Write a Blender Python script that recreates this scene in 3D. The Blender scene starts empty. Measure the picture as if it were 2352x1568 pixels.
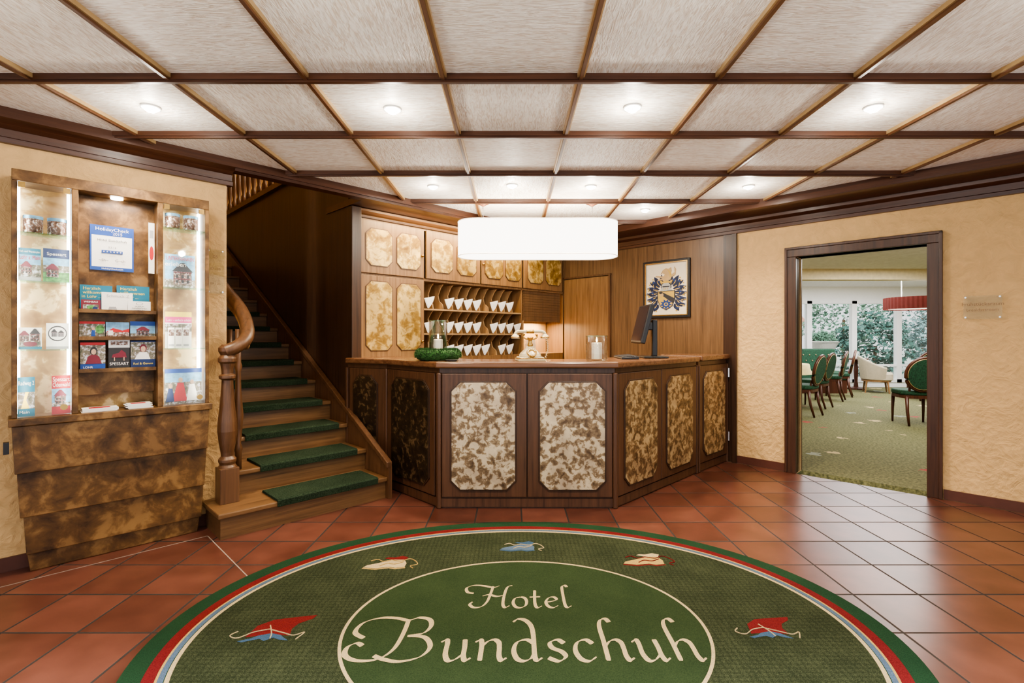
import bpy, bmesh, math, random
from mathutils import Vector, Matrix
random.seed(7)
S2 = math.sqrt(2); PI = math.pi; CAMZ = 1.27; F = 1150.0; HX = 1176.0; HY = 772.0
C = bpy.context.scene.collection
Q = PI/4

# ---------- measured-plane helpers: left family of walls (45 deg) and right family (-45 deg)
def Lp(px, py, v):
    t = (px-HX)/F; D = v*S2/(1-t); return (v*(1+t)/(1-t), CAMZ-(py-HY)/F*D)
def Rp(px, py, v):
    t = (px-HX)/F; D = v*S2/(1+t); return (-v*(1-t)/(1+t), CAMZ-(py-HY)/F*D)
def locL(u, v, z=0): return Vector(((u-v)/S2, (u+v)/S2, z))
def locR(u, v, z=0): return Vector(((u+v)/S2, (v-u)/S2, z))

# ---------- materials
def newmat(name):
    m = bpy.data.materials.new(name); m.use_nodes = True
    nt = m.node_tree; b = nt.nodes['Principled BSDF']
    return m, nt, b
def N(nt, t, **kw):
    n = nt.nodes.new(t)
    for k, v in kw.items():
        if k in n.inputs: n.inputs[k].default_value = v
        else: setattr(n, k, v)
    return n
def LK(nt, a, b): nt.links.new(a, b)
def ramp(nt, fac, stops, interp='LINEAR'):
    r = nt.nodes.new('ShaderNodeValToRGB'); r.color_ramp.interpolation = interp
    e = r.color_ramp.elements
    while len(e) > 1: e.remove(e[-1])
    e[0].position = stops[0][0]; e[0].color = (*stops[0][1], 1)
    for p, c in stops[1:]:
        q = e.new(p); q.color = (*c, 1)
    LK(nt, fac, r.inputs[0]); return r.outputs[0]
def coords(nt, scale=(1,1,1), rot=(0,0,0)):
    tc = nt.nodes.new('ShaderNodeTexCoord'); mp = nt.nodes.new('ShaderNodeMapping')
    mp.inputs['Scale'].default_value = scale; mp.inputs['Rotation'].default_value = rot
    LK(nt, tc.outputs['Object'], mp.inputs[0]); return mp.outputs[0]
def bump(nt, b, h, strength=.3, dist=.01):
    bp = N(nt, 'ShaderNodeBump', Strength=strength, Distance=dist)
    LK(nt, h, bp.inputs['Height']); LK(nt, bp.outputs[0], b.inputs['Normal'])
def plain(name, col, rough=.5, metal=0.0, var=.08, scale=20, emis=0, bmp=0, ecol=None):
    m, nt, b = newmat(name)
    n = N(nt, 'ShaderNodeTexNoise', Scale=scale, Detail=4.0); LK(nt, coords(nt), n.inputs['Vector'])
    c = ramp(nt, n.outputs[0], [(.3, tuple(x*(1-var) for x in col)), (.7, tuple(min(1, x*(1+var)) for x in col))])
    LK(nt, c, b.inputs['Base Color']); b.inputs['Roughness'].default_value = rough; b.inputs['Metallic'].default_value = metal
    if emis:
        b.inputs['Emission Color'].default_value = (*(ecol or col), 1); b.inputs['Emission Strength'].default_value = emis
    if bmp: bump(nt, b, n.outputs[0], bmp)
    return m
def wood(name, dark, light, axis='z', rough=.38, sc=1.0):
    m, nt, b = newmat(name)
    s = {'z': (38, 38, 1.6), 'x': (1.6, 38, 38), 'y': (38, 1.6, 38)}[axis]
    v = coords(nt, tuple(k*sc for k in s))
    n = N(nt, 'ShaderNodeTexNoise', Scale=1.0, Detail=6.0, Distortion=.6); LK(nt, v, n.inputs['Vector'])
    n2 = N(nt, 'ShaderNodeTexNoise', Scale=5.0, Detail=3.0); LK(nt, v, n2.inputs['Vector'])
    mx = N(nt, 'ShaderNodeMath', operation='MULTIPLY_ADD'); LK(nt, n2.outputs[0], mx.inputs[0]); mx.inputs[1].default_value = .35
    LK(nt, n.outputs[0], mx.inputs[2])
    c = ramp(nt, mx.outputs[0], [(.42, dark), (.62, tuple((a+d)/2 for a, d in zip(dark, light))), (.9, light)])
    LK(nt, c, b.inputs['Base Color']); b.inputs['Roughness'].default_value = rough
    bump(nt, b, mx.outputs[0], .12, .004); return m
def gold(name, dark, mid, light, scale=16, metal=.35, rough=.33, thr=(.42, .52, .58), cloud=.8):
    m, nt, b = newmat(name)
    v = coords(nt)
    n = N(nt, 'ShaderNodeTexNoise', Scale=float(scale), Detail=9.0, Roughness=.62, Distortion=.35); LK(nt, v, n.inputs['Vector'])
    n2 = N(nt, 'ShaderNodeTexNoise', Scale=scale*.28, Detail=3.0); LK(nt, v, n2.inputs['Vector'])
    c = ramp(nt, n.outputs[0], [(thr[0]-.08, dark), (thr[0], tuple(.6*a+.4*d for a, d in zip(dark, mid))), (thr[1], mid), (thr[2], light), (.8, tuple(min(1, 1.15*k) for k in light))])
    mixn = N(nt, 'ShaderNodeMix', data_type='RGBA', blend_type='MULTIPLY')
    mixn.inputs[0].default_value = cloud
    c2 = ramp(nt, n2.outputs[0], [(.35, (.55, .5, .5)), (.65, (1, 1, 1))])
    LK(nt, c, mixn.inputs[6]); LK(nt, c2, mixn.inputs[7])
    LK(nt, mixn.outputs[2], b.inputs['Base Color'])
    b.inputs['Metallic'].default_value = metal; b.inputs['Roughness'].default_value = rough
    bump(nt, b, n.outputs[0], .08, .003); return m
def emit(name, col, strength):
    m, nt, b = newmat(name)
    e = N(nt, 'ShaderNodeEmission', Color=(*col, 1), Strength=float(strength))
    LK(nt, e.outputs[0], nt.nodes['Material Output'].inputs[0]); return m
def glassmat(name, tint=(.98, .99, .98), gl=.08):
    m, nt, b = newmat(name)
    t = N(nt, 'ShaderNodeBsdfTransparent', Color=(*tint, 1)); g = N(nt, 'ShaderNodeBsdfGlossy', Roughness=.03)
    fr = N(nt, 'ShaderNodeLayerWeight', Blend=.25)
    mu = N(nt, 'ShaderNodeMath', operation='MULTIPLY_ADD'); mu.inputs[1].default_value = .5; mu.inputs[2].default_value = gl*.4
    LK(nt, fr.outputs['Fresnel'], mu.inputs[0])
    mx = nt.nodes.new('ShaderNodeMixShader'); LK(nt, mu.outputs[0], mx.inputs[0])
    LK(nt, t.outputs[0], mx.inputs[1]); LK(nt, g.outputs[0], mx.inputs[2])
    LK(nt, mx.outputs[0], nt.nodes['Material Output'].inputs[0]); return m
def plaster(name, col):
    m, nt, b = newmat(name)
    v = coords(nt)
    n = N(nt, 'ShaderNodeTexNoise', Scale=9.0, Detail=8.0, Roughness=.6, Distortion=1.2); LK(nt, v, n.inputs['Vector'])
    n2 = N(nt, 'ShaderNodeTexVoronoi', Scale=28.0); LK(nt, v, n2.inputs['Vector'])
    a = N(nt, 'ShaderNodeMath', operation='MULTIPLY_ADD'); LK(nt, n2.outputs[0], a.inputs[0]); a.inputs[1].default_value = .25; LK(nt, n.outputs[0], a.inputs[2])
    c = ramp(nt, n.outputs[0], [(.3, tuple(k*.88 for k in col)), (.7, tuple(min(1, k*1.06) for k in col))])
    LK(nt, c, b.inputs['Base Color']); b.inputs['Roughness'].default_value = .85
    bump(nt, b, a.outputs[0], .7, .03); return m
def ceilpaper(name, axis):
    m, nt, b = newmat(name)
    s = (12, 95, 1) if axis == 'x' else (95, 12, 1)
    v = coords(nt, s)
    n = N(nt, 'ShaderNodeTexNoise', Scale=1.0, Detail=4.0, Distortion=1.8); LK(nt, v, n.inputs['Vector'])
    c = ramp(nt, n.outputs[0], [(.37, (.75, .64, .52)), (.55, (.99, .95, .87))])
    LK(nt, c, b.inputs['Base Color']); b.inputs['Roughness'].default_value = .5
    bump(nt, b, n.outputs[0], .75, .013); return m
def tiles():
    m, nt, b = newmat('terracotta_tiles')
    tc = nt.nodes.new('ShaderNodeTexCoord')
    s = N(nt, 'ShaderNodeVectorMath', operation='SUBTRACT'); s.inputs[1].default_value = (.0675, 2.1446, 0); LK(nt, tc.outputs['Object'], s.inputs[0])
    d = N(nt, 'ShaderNodeVectorMath', operation='DIVIDE'); d.inputs[1].default_value = (.322, .319, 1); LK(nt, s.outputs[0], d.inputs[0])
    fl = N(nt, 'ShaderNodeVectorMath', operation='FLOOR'); LK(nt, d.outputs[0], fl.inputs[0])
    fr = N(nt, 'ShaderNodeVectorMath', operation='FRACTION'); LK(nt, d.outputs[0], fr.inputs[0])
    wn = N(nt, 'ShaderNodeTexWhiteNoise'); LK(nt, fl.outputs[0], wn.inputs['Vector'])
    sp = nt.nodes.new('ShaderNodeSeparateXYZ'); LK(nt, fr.outputs[0], sp.inputs[0])
    outs = []
    for i in (0, 1):
        a = N(nt, 'ShaderNodeMath', operation='SUBTRACT'); a.inputs[1].default_value = .5; LK(nt, sp.outputs[i], a.inputs[0])
        k = N(nt, 'ShaderNodeMath', operation='ABSOLUTE'); LK(nt, a.outputs[0], k.inputs[0]); outs.append(k.outputs[0])
    mx = N(nt, 'ShaderNodeMath', operation='MAXIMUM'); LK(nt, outs[0], mx.inputs[0]); LK(nt, outs[1], mx.inputs[1])
    g = N(nt, 'ShaderNodeMapRange'); g.inputs[1].default_value = .48; g.inputs[2].default_value = .487; LK(nt, mx.outputs[0], g.inputs[0])
    n = N(nt, 'ShaderNodeTexNoise', Scale=6.0, Detail=7.0); LK(nt, tc.outputs['Object'], n.inputs['Vector'])
    ad = N(nt, 'ShaderNodeMath', operation='MULTIPLY_ADD'); LK(nt, wn.outputs['Value'], ad.inputs[0]); ad.inputs[1].default_value = .4; LK(nt, n.outputs[0], ad.inputs[2])
    c = ramp(nt, ad.outputs[0], [(.35, (.066, .022, .014)), (.65, (.1, .035, .023)), (1.0, (.145, .053, .036))])
    mc = N(nt, 'ShaderNodeMix', data_type='RGBA'); LK(nt, g.outputs[0], mc.inputs[0]); LK(nt, c, mc.inputs[6]); mc.inputs[7].default_value = (.016, .011, .009, 1)
    LK(nt, mc.outputs[2], b.inputs['Base Color'])
    rr = N(nt, 'ShaderNodeMapRange'); rr.inputs[3].default_value = .3; rr.inputs[4].default_value = .85; LK(nt, g.outputs[0], rr.inputs[0]); LK(nt, rr.outputs[0], b.inputs['Roughness'])
    inv = N(nt, 'ShaderNodeMath', operation='MULTIPLY_ADD'); LK(nt, g.outputs[0], inv.inputs[0]); inv.inputs[1].default_value = -1.0
    nm = N(nt, 'ShaderNodeMath', operation='MULTIPLY'); LK(nt, n.outputs[0], nm.inputs[0]); nm.inputs[1].default_value = .2; LK(nt, nm.outputs[0], inv.inputs[2])
    bump(nt, b, inv.outputs[0], .35, .006); return m
def carpet(name, c1, c2, sc=260, weave=True):
    m, nt, b = newmat(name)
    v = coords(nt)
    n = N(nt, 'ShaderNodeTexNoise', Scale=float(sc), Detail=2.0); LK(nt, v, n.inputs['Vector'])
    n2 = N(nt, 'ShaderNodeTexNoise', Scale=5.0, Detail=3.0); LK(nt, v, n2.inputs['Vector'])
    a = N(nt, 'ShaderNodeMath', operation='MULTIPLY_ADD'); LK(nt, n2.outputs[0], a.inputs[0]); a.inputs[1].default_value = .35; LK(nt, n.outputs[0], a.inputs[2])
    h = a.outputs[0]
    if weave:
        ck = N(nt, 'ShaderNodeTexVoronoi', Scale=42.0); ck.inputs['Randomness'].default_value = .12; LK(nt, v, ck.inputs['Vector'])
        a2 = N(nt, 'ShaderNodeMath', operation='MULTIPLY_ADD'); LK(nt, ck.outputs[0], a2.inputs[0]); a2.inputs[1].default_value = -.5; LK(nt, h, a2.inputs[2])
        a3 = N(nt, 'ShaderNodeMath', operation='ADD'); LK(nt, a2.outputs[0], a3.inputs[0]); a3.inputs[1].default_value = .2; h = a3.outputs[0]
    c = ramp(nt, h, [(.45, c1), (.9, c2)])
    LK(nt, c, b.inputs['Base Color']); b.inputs['Roughness'].default_value = .95
    b.inputs['Specular IOR Level'].default_value = .1
    bump(nt, b, n.outputs[0], .4, .004); return m

W_DARK = wood('dark_walnut', (.018, .008, .004), (.06, .027, .013))
W_FRAME = wood('dark_door_frame', (.026, .01, .005), (.075, .03, .014))
W_MED = wood('brown_oak', (.05, .022, .01), (.14, .066, .029))
W_MEDX = wood('brown_oak_along', (.05, .022, .01), (.14, .066, .029), 'x')
W_OAK = wood('golden_oak', (.14, .07, .027), (.29, .16, .068))
W_OAKD = wood('darker_oak', (.08, .041, .018), (.19, .105, .048))  # darker brown oak of the wood wall and roll shutter
W_OAKX = wood('stair_oak_along', (.08, .04, .016), (.19, .1, .042), 'x')
W_CNT = wood('counter_wood', (.038, .016, .008), (.1, .045, .022))
W_CNTX = wood('counter_wood_along', (.075, .032, .015), (.17, .08, .038), 'x', rough=.2)
W_BEAM = wood('ceiling_beam_wood', (.035, .012, .006), (.09, .034, .016), 'x', rough=.35)
W_BEAMY = wood('ceiling_beam_wood_along', (.055, .021, .009), (.14, .06, .026), 'y', rough=.35)
W_GILT_HILITE = plain('gilt_and_highlight', (.45, .31, .15), .35, .3)  # gilt on the furniture, painted-in highlight on the ceiling battens
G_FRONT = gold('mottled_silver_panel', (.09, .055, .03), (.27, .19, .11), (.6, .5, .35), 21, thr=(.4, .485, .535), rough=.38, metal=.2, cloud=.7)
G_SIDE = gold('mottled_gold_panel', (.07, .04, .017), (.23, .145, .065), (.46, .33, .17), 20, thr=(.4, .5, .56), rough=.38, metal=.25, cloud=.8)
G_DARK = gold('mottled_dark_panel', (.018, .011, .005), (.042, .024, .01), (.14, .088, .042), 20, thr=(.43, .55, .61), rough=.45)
G_CAB = gold('mottled_honey_panel', (.26, .14, .03), (.52, .33, .085), (.86, .63, .24), 12, rough=.3, metal=.45, thr=(.38, .48, .56))
G_BRONZE = gold('mottled_bronze', (.06, .029, .01), (.16, .081, .026), (.29, .162, .058), 9, metal=.2, rough=.4, thr=(.4, .5, .6))
G_BACK = gold('mottled_pale_bronze', (.26, .14, .042), (.5, .32, .115), (.82, .63, .33), 8, metal=.0, rough=.45)
PLASTER = plaster('cream_plaster', (.71, .46, .205))
CEIL_X = ceilpaper('ceiling_paper_x', 'x'); CEIL_Y = ceilpaper('ceiling_paper_y', 'y')
TILES = tiles()
TERRA = plain('terracotta_trim', (.1, .036, .024), .35)
MATGREEN = carpet('stair_mat_pile', (.007, .015, .008), (.034, .052, .03), 110, False)
R_GREEN = carpet('rug_field_green', (.014, .019, .009), (.056, .066, .034))
R_MED = carpet('rug_medallion_green', (.012, .023, .009), (.03, .047, .019), 260, False)
R_EDGE = carpet('rug_edge_green', (.006, .022, .01), (.017, .05, .022), 260, False)
R_RED = carpet('rug_red', (.075, .006, .008), (.145, .016, .016), 260, False)
R_BLUE = carpet('rug_blue', (.04, .065, .105), (.085, .125, .185), 260, False)
R_NAVY = carpet('rug_steel_blue', (.02, .045, .085), (.05, .09, .15), 260, False)
R_CREAM = carpet('rug_cream', (.28, .215, .11), (.45, .36, .21), 260, False)
R_GOLD = carpet('rug_gold', (.26, .17, .055), (.4, .28, .1), 260, False)
WHITE = plain('white_paint', (.85, .85, .83), .5, var=.02)
PAPER = plain('white_paper', (.88, .87, .85), .7, var=.02)
CREAMP = plain('cream_paper', (.8, .7, .53), .7, var=.03)
BLACK = plain('black_plastic', (.012, .012, .014), .35)
INK = plain('dark_ink', (.03, .03, .035), .6)
GREY = plain('grey_print', (.4, .4, .42), .6)
BLUE = plain('blue_print', (.015, .07, .32), .45)
NAVY = plain('navy_print', (.015, .035, .13), .5)
TEAL = plain('teal_print', (.01, .17, .28), .45)
LBLUE = plain('pale_blue_print', (.2, .42, .65), .5, var=.4, scale=30)
RED = plain('red_print', (.5, .02, .025), .45)
PINK = plain('pink_print', (.7, .05, .25), .45)
YEL = plain('yellow_print', (.85, .66, .1), .45)
LGREEN = plain('green_print', (.09, .26, .07), .5, var=.7, scale=70)
SKIN = plain('beige_print', (.5, .34, .24), .5, var=.3, scale=35)
MAROON = plain('maroon_print', (.18, .02, .04), .5)
PHOTO = gold('printed_photo', (.04, .07, .04), (.3, .26, .2), (.65, .7, .8), 50, metal=0, rough=.4)
TOWN = gold('printed_town_photo', (.05, .035, .03), (.3, .17, .12), (.68, .68, .72), 80, metal=0, rough=.35)
BRASS = plain('brass', (.55, .36, .12), .25, .95)
CHROME = plain('chrome', (.75, .75, .75), .15, 1)
GLASS = glassmat('clear_glass'); SHELFG = glassmat('shelf_glass', (.75, .95, .85), .2)
VESSEL = glassmat('vessel_glass', (.93, .95, .94), .12)
WAX = plain('white_wax', (.85, .8, .7), .5, var=.02, emis=.08)
FLAME = emit('candle_flame', (1, .65, .25), 45)
IVORY = plain('ivory_enamel', (.58, .5, .33), .25, var=.03)
SHADE = emit('lit_white_shade', (1, .92, .81), 5.5)
LED = emit('led_strip_light', (1, .98, .95), 12)
BULB = emit('halogen_bulb', (1, .92, .8), 300)
MOSS = plain('moss_green', (.02, .075, .014), .9, var=.6, scale=60)
GFAB = plain('green_chair_fabric', (.014, .065, .032), .8, var=.6, scale=60)
CFAB = plain('cream_fabric', (.5, .43, .31), .9, var=.06)
CHERRY = wood('cherry_legs', (.04, .013, .008), (.11, .034, .018))
REDSH = plain('red_lampshade', (.13, .02, .014), .9)
YCLOTH = plain('yellow_cloth', (.75, .6, .27), .8)
BCEIL = plain('pale_ceiling', (.9, .88, .88), .8)
BWALL = plain('pale_yellow_wall', (.86, .74, .5), .8)
BARK = plain('bark', (.12, .08, .05), .9)
STONE = plain('pale_stone', (.45, .42, .38), .9)
ROOF = plain('roof_tiles', (.38, .2, .14), .8, var=.4, scale=12)
GRASS = plain('outdoor_ground', (.4, .44, .4), .9, var=.3, scale=4)
GROUT = plain('pale_grout', (.26, .2, .165), .8)
SIGNL = plain('sign_letters', (.3, .18, .08), .6)
LEAF = [plain('leaf_dark', (.04, .12, .1), .6, var=.5), plain('leaf_mid', (.1, .21, .14), .6, var=.5), plain('leaf_grey_green', (.16, .27, .27), .6, var=.5)]

# ---------- mesh helpers
def B(): return bmesh.new()
def box(bm, x0, x1, y0, y1, z0, z1):
    vs = [bm.verts.new((x, y, z)) for x in (x0, x1) for y in (y0, y1) for z in (z0, z1)]
    for f in ((0,1,3,2),(4,6,7,5),(0,4,5,1),(2,3,7,6),(0,2,6,4),(1,5,7,3)): bm.faces.new([vs[i] for i in f])
def prism(bm, pts, a0, a1, plane='xz', mi=0):
    mk_ = {'xz': lambda p, a: (p[0], a, p[1]), 'xy': lambda p, a: (p[0], p[1], a), 'yz': lambda p, a: (a, p[0], p[1])}[plane]
    A = [bm.verts.new(mk_(p, a0)) for p in pts]; Bv = [bm.verts.new(mk_(p, a1)) for p in pts]
    n = len(pts); fs = [bm.faces.new(A), bm.faces.new(Bv[::-1])]
    for i in range(n): fs.append(bm.faces.new([A[i], A[(i+1) % n], Bv[(i+1) % n], Bv[i]]))
    for f in fs: f.material_index = mi
def lathe(bm, prof, cx=0, cy=0, seg=24, cap=True):
    rings = []
    for r, z in prof:
        rings.append([bm.verts.new((cx+r*math.cos(2*PI*i/seg), cy+r*math.sin(2*PI*i/seg), z)) for i in range(seg)])
    for a, b in zip(rings, rings[1:]):
        for i in range(seg): bm.faces.new([a[i], a[(i+1) % seg], b[(i+1) % seg], b[i]])
    if cap:
        bm.faces.new(rings[0]); bm.faces.new(rings[-1])
def tube(bm, pts, r, seg=10, cap=True, closed=False):
    P = [Vector(p) for p in pts]; n = len(P); rings = []
    rr = r if isinstance(r, (list, tuple)) else [r]*n
    up = Vector((0, 0, 1))
    for i in range(n):
        if closed: d = (P[(i+1) % n]-P[i-1]).normalized()
        else: d = (P[min(i+1, n-1)]-P[max(i-1, 0)]).normalized()
        ref = up if abs(d.dot(up)) < .95 else Vector((1, 0, 0))
        s = d.cross(ref).normalized(); t = s.cross(d).normalized()
        rings.append([bm.verts.new(P[i]+(s*math.cos(2*PI*k/seg)+t*math.sin(2*PI*k/seg))*rr[i]) for k in range(seg)])
    for i in range(n if closed else n-1):
        a, b = rings[i], rings[(i+1) % n]
        for k in range(seg): bm.faces.new([a[k], a[(k+1) % seg], b[(k+1) % seg], b[k]])
    if cap and not closed:
        bm.faces.new(rings[0]); bm.faces.new(rings[-1])
def cat(pts, sub=8):
    P = [Vector(p) for p in pts]; out = []
    for i in range(len(P)-1):
        p0 = P[max(i-1, 0)]; p1 = P[i]; p2 = P[i+1]; p3 = P[min(i+2, len(P)-1)]
        for k in range(sub):
            t = k/sub
            out.append(.5*((2*p1)+(p2-p0)*t+(2*p0-5*p1+4*p2-p3)*t*t+(3*p1-p0-3*p2+p3)*t**3))
    out.append(P[-1]); return out
def octo(x0, x1, z0, z1, c):
    return [(x0+c, z0), (x1-c, z0), (x1, z0+c), (x1, z1-c), (x1-c, z1), (x0+c, z1), (x0, z1-c), (x0, z0+c)]
def ell(cx, cz, rx, rz, n=28): return [(cx+rx*math.cos(2*PI*i/n), cz+rz*math.sin(2*PI*i/n)) for i in range(n)]
def mk(name, bm, mat, parent=None, bevel=0, smooth=False, loc=None, rz=0, norm=True):
    if norm: bmesh.ops.recalc_face_normals(bm, faces=bm.faces)
    me = bpy.data.meshes.new(name); bm.to_mesh(me); bm.free()
    for m in (mat if isinstance(mat, list) else [mat]): me.materials.append(m)
    if smooth:
        me.polygons.foreach_set('use_smooth', [True]*len(me.polygons))
    o = bpy.data.objects.new(name, me); C.objects.link(o)
    if parent: o.parent = parent
    if loc is not None: o.location = loc
    o.rotation_euler = (0, 0, rz)
    if bevel:
        md = o.modifiers.new('bevel', 'BEVEL'); md.width = bevel; md.segments = 2; md.limit_method = 'ANGLE'
    return o
def thing(name, label, catg, loc=(0,0,0), rz=0, group=None):
    o = bpy.data.objects.new(name, None); C.objects.link(o); o.empty_display_size = .1
    o.location = loc; o.rotation_euler = (0, 0, rz)
    return tag(o, label, catg, group)
def tag(o, label, catg, group=None):
    o['label'] = label; o['category'] = catg
    if group: o['group'] = group
    return o
def struct(name, bm, mat, rz=0, parent=None, bevel=0):
    o = mk(name, bm, mat, parent, bevel=bevel, rz=rz); o['kind'] = 'structure'; return o
def dup(root, loc, rz, label, group=None):
    r = root.copy(); C.objects.link(r); r.location = loc; r.rotation_euler = (0, 0, rz); r['label'] = label
    if group: r['group'] = group
    for ch in list(root.children):
        c = ch.copy(); C.objects.link(c); c.parent = r
        for g in list(ch.children):
            d = g.copy(); C.objects.link(d); d.parent = c
    return r
def txt(s, size, mat, parent, x, y, z, align='CENTER', sx=1.0, flat=False, name='lettering', shear=0):
    cu = bpy.data.curves.new('t', 'FONT'); cu.body = s; cu.size = size; cu.align_x = align; cu.shear = shear
    ob = bpy.data.objects.new('t', cu); C.objects.link(ob)
    dg = bpy.context.evaluated_depsgraph_get()
    me = bpy.data.meshes.new_from_object(ob.evaluated_get(dg))
    bpy.data.objects.remove(ob); bpy.data.curves.remove(cu)
    me.transform(Matrix.Diagonal((sx, 1, 1, 1)))
    if not flat: me.transform(Matrix.Rotation(PI/2, 4, 'X'))
    me.name = name; me.materials.clear(); me.materials.append(mat)
    o = bpy.data.objects.new(name, me); C.objects.link(o); o.parent = parent; o.location = (x, y, z); return o
def ordn(i): return ['first', 'second', 'third', 'fourth', 'fifth', 'sixth', 'seventh', 'eighth', 'ninth', 'tenth', 'eleventh', 'twelfth'][i]
def arealight(name, loc, e, sx, sy, col, rot):
    l = bpy.data.lights.new(name, 'AREA'); l.shape = 'RECTANGLE'; l.size = sx; l.size_y = sy; l.energy = e; l.color = col
    o = bpy.data.objects.new(name, l); C.objects.link(o); o.location = loc; o.rotation_euler = rot; return o
def pointlight(name, loc, e, col, r=.05):
    l = bpy.data.lights.new(name, 'POINT'); l.energy = e; l.color = col; l.shadow_soft_size = r
    o = bpy.data.objects.new(name, l); C.objects.link(o); o.location = loc; return o

# =====================================================================  ROOM SHELL
CZ = 2.48; PW = .635
VLW = 3.850; VLE = 3.783; UR = 2.086; VK = 4.186; VRW = 5.155; VRE = 6.63/S2
bm = B(); prism(bm, [(-6.1, -.2), (7.45, -.2), (.67, 6.6)], -.1, 0, 'xy'); struct('floor', bm, TILES)
XL = [PW*(n+.5) for n in range(-10, 11)]
DL = [-.26, .38, 1.03, 1.68, 2.32, 2.967, 3.671, 4.431, 5.22]
bm = B()
vs = [bm.verts.new(p) for p in ((-5.75, -.4, CZ), (7.03, -.4, CZ), (.64, 5.99, CZ))]; bm.faces.new(vs)
for x in XL: bmesh.ops.bisect_plane(bm, geom=bm.verts[:]+bm.edges[:]+bm.faces[:], plane_co=(x, 0, 0), plane_no=(1, 0, 0))
for d in DL: bmesh.ops.bisect_plane(bm, geom=bm.verts[:]+bm.edges[:]+bm.faces[:], plane_co=(0, d, 0), plane_no=(0, 1, 0))
for f in bm.faces:
    c = f.calc_center_median(); i = math.floor(c.x/PW+.5); j = sum(1 for d in DL if d < c.y)
    f.material_index = (i+j) % 2
struct('ceiling', bm, [CEIL_X, CEIL_Y])
bm = B()
for d in DL:
    x0, x1 = d-5.35, 6.63-d
    if x1 > x0:
        box(bm, x0, x1, d-.017, d+.017, CZ-.028, CZ); box(bm, x0, x1, d-.009, d+.009, CZ-.038, CZ-.028)
struct('trim_1', bm, W_BEAM)
bm = B(); bg = B()
for x in XL:
    d1 = min(x+5.35, 6.63-x)
    if d1 > -.4:
        box(bm, x-.008, x+.008, -.4, d1, CZ-.03, CZ)
        box(bg, x-.017, x-.008, -.4, d1, CZ-.02, CZ); box(bg, x+.008, x+.017, -.4, d1, CZ-.02, CZ)  # gold fillets draw in the golden highlight along the battens
struct('trim_2', bm, W_BEAMY); struct('trim_3', bg, W_GILT_HILITE)
bm = B(); box(bm, -4.2, 1.054, VLW, VLW+.15, 0, CZ); struct('wall_left', bm, PLASTER, Q)
bm = B(); prism(bm, [(VLW+.02, 2.31), (VLW-.03, 2.31), (VLW-.035, 2.335), (VLW-.015, 2.345), (VLW-.02, 2.385), (VLW-.05, 2.405), (VLE-.03, 2.425), (VLE-.03, CZ), (VLW+.02, CZ)], -4.2, 1.085, 'yz')
struct('trim_4', bm, W_BEAM, Q)
bm = B(); box(bm, 1.085, UR+.02, VLE-.03, VLE+.09, 2.425, CZ+.05); box(bm, 1.085, UR+.02, VLE-.015, VLE+.07, 2.405, 2.425); struct('trim_5', bm, W_BEAM, Q)
bm = B(); box(bm, -4.2, 1.05, VLW-.012, VLW, 0, .075); struct('baseboard_left', bm, TERRA, Q)
bm = B(); box(bm, UR+.02, 5.16, VLE-.03, 4.6, 2.425, CZ); box(bm, UR+.02, 5.16, VLE-.015, VLE+.07, 2.405, 2.425); struct('trim_6', bm, W_BEAM, Q)
bm = B(); box(bm, -4.6, 2.6, VRE-.02, VRW+.05, 2.425, CZ); box(bm, -4.6, 2.6, VRE-.03, VRE+.04, 2.405, 2.425)
prism(bm, [(VRW+.02, 2.30), (VRW-.035, 2.30), (VRW-.04, 2.325), (VRW-.02, 2.335), (VRW-.03, 2.38), (VRW-.08, 2.40), (VRW-.085, 2.43), (VRW+.02, 2.43)], -4.6, 2.6, 'yz')
struct('trim_7', bm, W_BEAM, -Q)
DU0, DU1, DZ = -1.417, -.481, 2.005
bm = B(); box(bm, -1.97, DU0, VRW, VRW+.14, 0, 2.5); box(bm, DU1, 2.6, VRW, VRW+.14, 0, 2.5); box(bm, DU0, DU1, VRW, VRW+.14, DZ, 2.5)
struct('wall_right', bm, PLASTER, -Q)
bm = B()
for a, b_ in ((DU0-.085, DU0), (DU1, DU1+.085)): box(bm, a, b_, VRW-.03, VRW+.17, 0, DZ)
box(bm, DU0-.085, DU1+.085, VRW-.03, VRW+.17, DZ, DZ+.075)
box(bm, DU0-.095, DU0-.072, VRW-.04, VRW, 0, DZ+.09); box(bm, DU1+.072, DU1+.095, VRW-.04, VRW, 0, DZ+.09); box(bm, DU0-.095, DU1+.095, VRW-.04, VRW, DZ+.066, DZ+.09)
struct('door_1', bm, W_FRAME, -Q, bevel=.004)
bm = B(); box(bm, -1.97, DU0-.10, VRW-.012, VRW, 0, .075); box(bm, DU1+.10, 2.6, VRW-.012, VRW, 0, .075); struct('baseboard_right', bm, TERRA, -Q)
bm = B(); box(bm, -4.7, -1.97, VRW, VRW+.14, 0, 2.5); struct('wall_wood', bm, W_OAKD, -Q)
bm = B(); box(bm, -2.0, -1.955, VRW-.03, VRW+.01, 0, 2.31); box(bm, -2.09, -2.0, VRW-.012, VRW, 0, 2.31)
struct('trim_8', bm, W_DARK, -Q)
a0, zt = Rp(1298, 642, VRW); a1, _ = Rp(1400, 640, VRW)
bm = B(); box(bm, a0, a1, VRW-.02, VRW, .05, zt-.01); d2 = struct('door_2', bm, W_OAK, -Q, bevel=.003)
bm = B(); box(bm, a0-.02, a1+.03, VRW-.028, VRW, zt, zt+.02); box(bm, a1, a1+.025, VRW-.026, VRW, 0, zt); struct('trim_9', bm, W_MED, -Q)
bm = B(); box(bm, UR+.1, 5.4, VK+.302, VK+.4, 0, 2.5); struct('wall_back', bm, W_OAK, Q)
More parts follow.
